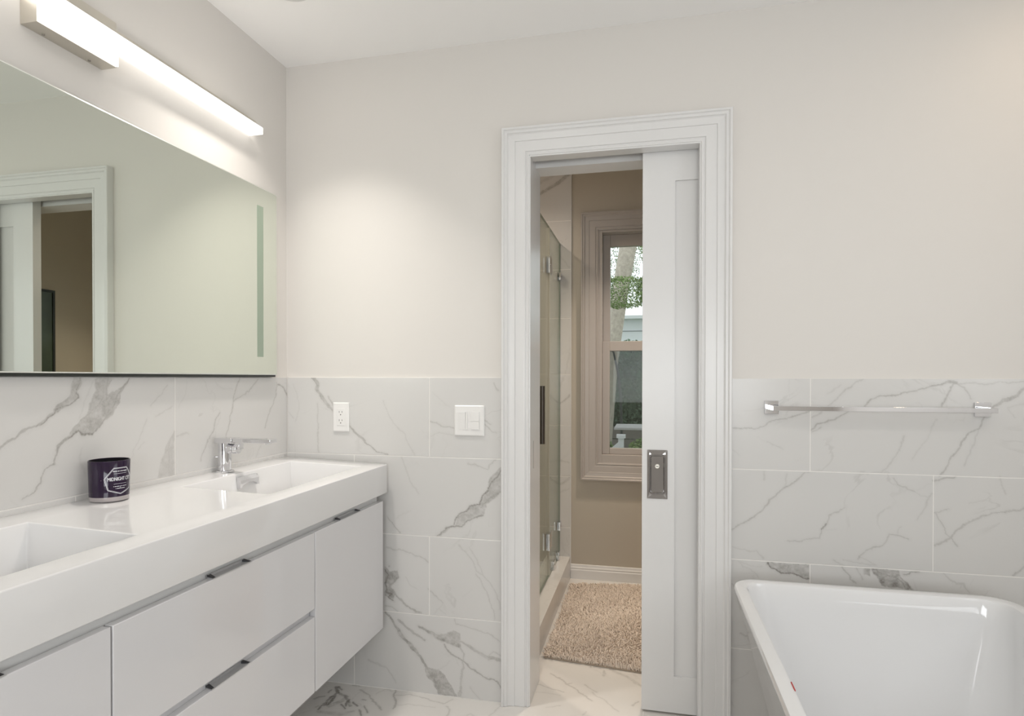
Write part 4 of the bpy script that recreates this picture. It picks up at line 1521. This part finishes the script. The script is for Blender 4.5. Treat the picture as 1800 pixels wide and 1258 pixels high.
bm = new()
lo = [bm.verts.new((*rug_at(a, b), 0.0006)) for a, b in ((0, 0), (1, 0), (1, 1), (0, 1))]
hi = [bm.verts.new((*rug_at(a, b), 0.0070)) for a, b in ((0, 0), (1, 0), (1, 1), (0, 1))]
bm.faces.new(lo[::-1]); bm.faces.new(hi)
for i in range(4):
    k = (i + 1) % 4
    bm.faces.new((lo[i], lo[k], hi[k], hi[i]))
obj('backing', bm, M['rug_back'], RUG)
rg = np.random.RandomState(5)
NA, NB = 94, 138
aa, bb = np.meshgrid((np.arange(NA) + 0.5) / NA, (np.arange(NB) + 0.5) / NB, indexing='ij')
aa = np.clip(aa.ravel() + rg.uniform(-0.35, 0.35, aa.size) / NA, 0.004, 0.996)
bb = np.clip(bb.ravel() + rg.uniform(-0.35, 0.35, bb.size) / NB, 0.004, 0.996)
cxy = np.array([[q00.x, q00.y], [q10.x, q10.y], [q01.x, q01.y], [q11.x, q11.y]])
px = cxy[0] * ((1 - aa) * (1 - bb))[:, None] + cxy[1] * (aa * (1 - bb))[:, None] + cxy[2] * ((1 - aa) * bb)[:, None] + cxy[3] * (aa * bb)[:, None]
n = len(px)
hgt = rg.uniform(0.013, 0.023, n) * (0.8 + 0.4 * value_noise(px[:, 0] * 9, px[:, 1] * 9))
rad = rg.uniform(0.0028, 0.0043, n)
tilt = rg.normal(0, 0.007, (n, 2)) + 0.012 * np.stack([value_noise(px[:, 0] * 7 + 3, px[:, 1] * 7) - 0.5, value_noise(px[:, 0] * 7, px[:, 1] * 7 + 9) - 0.5], 1)
K6 = 6
ang = 2 * PI * np.arange(K6) / K6
rings = []
for fr, rr in ((0.0, 0.75), (0.45, 1.0), (0.85, 0.8)):
    x = px[:, 0, None] + tilt[:, 0, None] * fr + rad[:, None] * rr * np.cos(ang)
    y = px[:, 1, None] + tilt[:, 1, None] * fr + rad[:, None] * rr * np.sin(ang)
    z = np.repeat((0.006 + hgt * fr)[:, None], K6, 1)
    rings.append(np.stack([x, y, z], 2))
topv = np.stack([px[:, 0] + tilt[:, 0], px[:, 1] + tilt[:, 1], 0.006 + hgt], 1)[:, None, :]
Vr = np.concatenate(rings + [topv], 1)           # n, 19, 3
stride = 3 * K6 + 1
tri = []
for r in range(2):
    for i in range(K6):
        j = (i + 1) % K6
        tri += [(r * K6 + i, r * K6 + j, (r + 1) * K6 + j), (r * K6 + i, (r + 1) * K6 + j, (r + 1) * K6 + i)]
for i in range(K6):
    tri.append((2 * K6 + i, 2 * K6 + (i + 1) % K6, 3 * K6))
Fr = (np.arange(n)[:, None, None] * stride + np.array(tri)[None]).reshape(-1, 3)
pm = array_mesh('pile', Vr.reshape(-1, 3), Fr)
pile = link('pile', pm, M['rug_pile'], RUG, smooth=True)
pm.polygons.foreach_set('use_smooth', [True] * len(pm.polygons))
pile['kind'] = 'stuff'

# ---------------------------------------------------------------- the garden outside the window
bm = new()
box(bm, -30, 30, YF + 0.5, 60, -0.85, -0.75)
structure(obj('ground', bm, M['lawn']))


def leaf_cloud(name, m, parent, blobs, count, size, seed):
    rgn = np.random.RandomState(seed)
    pts = []
    w = np.array([b[3] * b[4] * b[5] for b in blobs], float)
    for b, c in zip(blobs, (w / w.sum() * count).astype(int)):
        d = rgn.normal(size=(c, 3))
        d /= np.linalg.norm(d, axis=1)[:, None]
        rr = rgn.uniform(0.55, 1.0, c) ** 0.5
        pts.append(np.array(b[:3]) + d * rr[:, None] * np.array(b[3:6]))
    P = np.concatenate(pts)
    k = len(P)
    a = rgn.normal(size=(k, 3)); a /= np.linalg.norm(a, axis=1)[:, None]
    c = np.cross(a, rgn.normal(size=(k, 3))); c /= np.linalg.norm(c, axis=1)[:, None]
    s = size * rgn.uniform(0.6, 1.3, k)[:, None]
    up = np.cross(a, c) * s * 0.18
    V4 = np.stack([P - a * s, P - c * s * 0.5 + up, P + a * s, P + c * s * 0.5 + up], 1)
    F4 = np.arange(k * 4).reshape(k, 4)
    return link(name, array_mesh(name, V4.reshape(-1, 3), F4), m, parent)


t = thing('leaning_tree', 'tall tree with pale leaning trunk outside the window', 'tree', (-0.52, 8.0, -0.75))
bm = new()
path_tube(bm, [(-0.62, 8.0, -0.75), (-0.545, 8.0, 0.4), (-0.48, 8.0, 1.4), (-0.36, 7.9, 2.3), (-0.20, 7.8, 3.2), (0.05, 7.7, 4.3), (0.4, 7.6, 6.0)],
          [0.11, 0.085, 0.09, 0.105, 0.11, 0.10, 0.07], 16)
obj('trunk', bm, M['bark'], t, smooth=True)
leaf_cloud('crown', M['leaf'], t, [(0.3, 8.0, 5.6, 1.7, 1.3, 1.0), (-1.0, 8.4, 5.0, 1.0, 1.0, 0.9)], 5000, 0.04, 3)
leaf_cloud('leaf_clump', M['leaf'], t, [(-0.30, 7.1, 2.20, 0.42, 0.22, 0.19), (0.25, 7.1, 2.25, 0.40, 0.22, 0.24)], 9000, 0.014, 21)  # loose shrub foliage hung before the trunk, no branch modelled
t = thing('garden_tree', 'dark leafy tree right of the pale trunk outside', 'tree', (0.45, 12.0, -0.75))
bm = new()
path_tube(bm, [(0.75, 12.0, -0.75), (0.72, 12.0, 1.5), (0.70, 12.0, 3.6)], [0.15, 0.12, 0.06])
obj('trunk', bm, M['bark'], t, smooth=True)
leaf_cloud('crown', M['leaf'], t, [(0.62, 11.6, 3.9, 0.85, 0.8, 1.0), (0.65, 12.0, 2.9, 0.9, 0.8, 0.5)], 24000, 0.021, 8)
t = thing('garden_tree', 'airy leafy tree left of the pale trunk outside, sky between its leaves', 'tree', (-1.5, 13.0, -0.75))
bm = new()
path_tube(bm, [(-1.7, 13.0, -0.75), (-1.65, 13.0, 1.5), (-1.5, 13.0, 3.8)], [0.13, 0.10, 0.05])
obj('trunk', bm, M['bark'], t, smooth=True)
leaf_cloud('crown', M['leaf'], t, [(-1.1, 13.0, 3.7, 0.95, 0.7, 1.1)], 11000, 0.02, 12)
# white outbuilding with roof edge
t = thing('garden_building', 'white outbuilding with pale roof behind the shrubs outside', 'building', (0.2, 14.0, -0.75))
bm = new()
box(bm, -4.0, 4.5, 13.6, 16.0, -0.75, 2.50)
obj('wall', bm, M['siding'], t)
bm = new()
box(bm, -4.3, 4.8, 13.3, 16.3, 2.50, 2.57)
obj('roof_edge', bm, M['siding'], t)
for z in (1.95, 2.24):
    bm = new()
    box(bm, -4.0, 4.5, 13.585, 13.60, z, z + 0.02)
    obj('siding_lap', bm, M['roof'], t)
tag(leaf_cloud('dark_hedge', M['leaf_dark'], None, [(-0.95, 9.6, 0.75, 0.75, 0.4, 1.0), (-0.25, 9.5, 0.78, 0.75, 0.4, 1.02), (0.5, 9.6, 0.75, 0.8, 0.4, 1.0)], 45000, 0.033, 31),
    'dense dark green hedge behind the deck table outside', 'hedge')
tag(leaf_cloud('low_plant', M['leaf'], None, [(-0.42, 6.0, 0.30, 0.16, 0.14, 0.30), (-0.05, 6.0, 0.30, 0.2, 0.14, 0.32)], 5000, 0.02, 41),
    'bright green low plant behind the white railing post outside', 'plant')
t = thing('deck_railing', 'white stair railing with capped post outside below the window', 'railing', (-0.24, 5.6, -0.75))
bm = new()
box(bm, -0.265, -0.215, 5.55, 5.60, -0.75, 0.66)
p = obj('post', bm, M['white_rail'], t)
bm = new()
box(bm, -0.280, -0.200, 5.535, 5.615, 0.66, 0.69)
obj('post_cap', bm, M['white_rail'], p)
bm = new()
for z0, z1 in ((0.56, 0.62), (0.20, 0.25)):
    v = [bm.verts.new(q) for q in ((-0.265, 5.56, z0), (-0.265, 5.59, z0), (-0.265, 5.59, z1), (-0.265, 5.56, z1),
                                   (-1.1, 5.56, z0 - 0.75), (-1.1, 5.59, z0 - 0.75), (-1.1, 5.59, z1 - 0.75), (-1.1, 5.56, z1 - 0.75))]
    for f in ((0, 1, 2, 3), (7, 6, 5, 4), (0, 4, 5, 1), (1, 5, 6, 2), (2, 6, 7, 3), (3, 7, 4, 0)):
        bm.faces.new([v[i] for i in f])
obj('rail', bm, M['white_rail'], t)
t = thing('garden_fence', 'low brown board fence behind the table outside', 'fence', (-0.2, 8.75, -0.75))
bm = new()
for k in range(7):
    box(bm, -2.2, 1.8, 8.74, 8.76, -0.74 + 0.18 * k, -0.57 + 0.18 * k)
obj('boards', bm, M['fence'], t)
for x in (-2.2, -1.2, 0.35, 1.8):
    bm = new()
    box(bm, x - 0.045, x + 0.045, 8.77, 8.86, -0.75, 0.54)
    obj('post', bm, M['fence'], t)
t = thing('patio_table', 'grey patio table top outside at the foot of the window', 'table', (0.12, 5.2, -0.75))
bm = new()
box(bm, -0.27, 0.60, 4.95, 5.36, 0.785, 0.805)
obj('table_top', bm, M['table'], t, bevel=0.004)
for x in (-0.02, 0.52):
    for y in (5.01, 5.30):
        bm = new()
        tube(bm, (x, y, -0.75), (x, y, 0.785), 0.018, seg=12)
        obj('leg', bm, M['black_metal'], t)
t = tag(obj('garden_hook', (lambda b: (path_tube(b, [(-0.275, 6.5, -0.75), (-0.275, 6.5, 0.7), (-0.285, 6.5, 1.0), (-0.31, 6.5, 1.25), (-0.36, 6.5, 1.48), (-0.43, 6.5, 1.55)], [0.014, 0.014, 0.013, 0.012, 0.010, 0.008], 10), b)[1])(new()), M['black_metal'], smooth=True),
        'black curved garden hook pole outside the lower pane', 'pole')
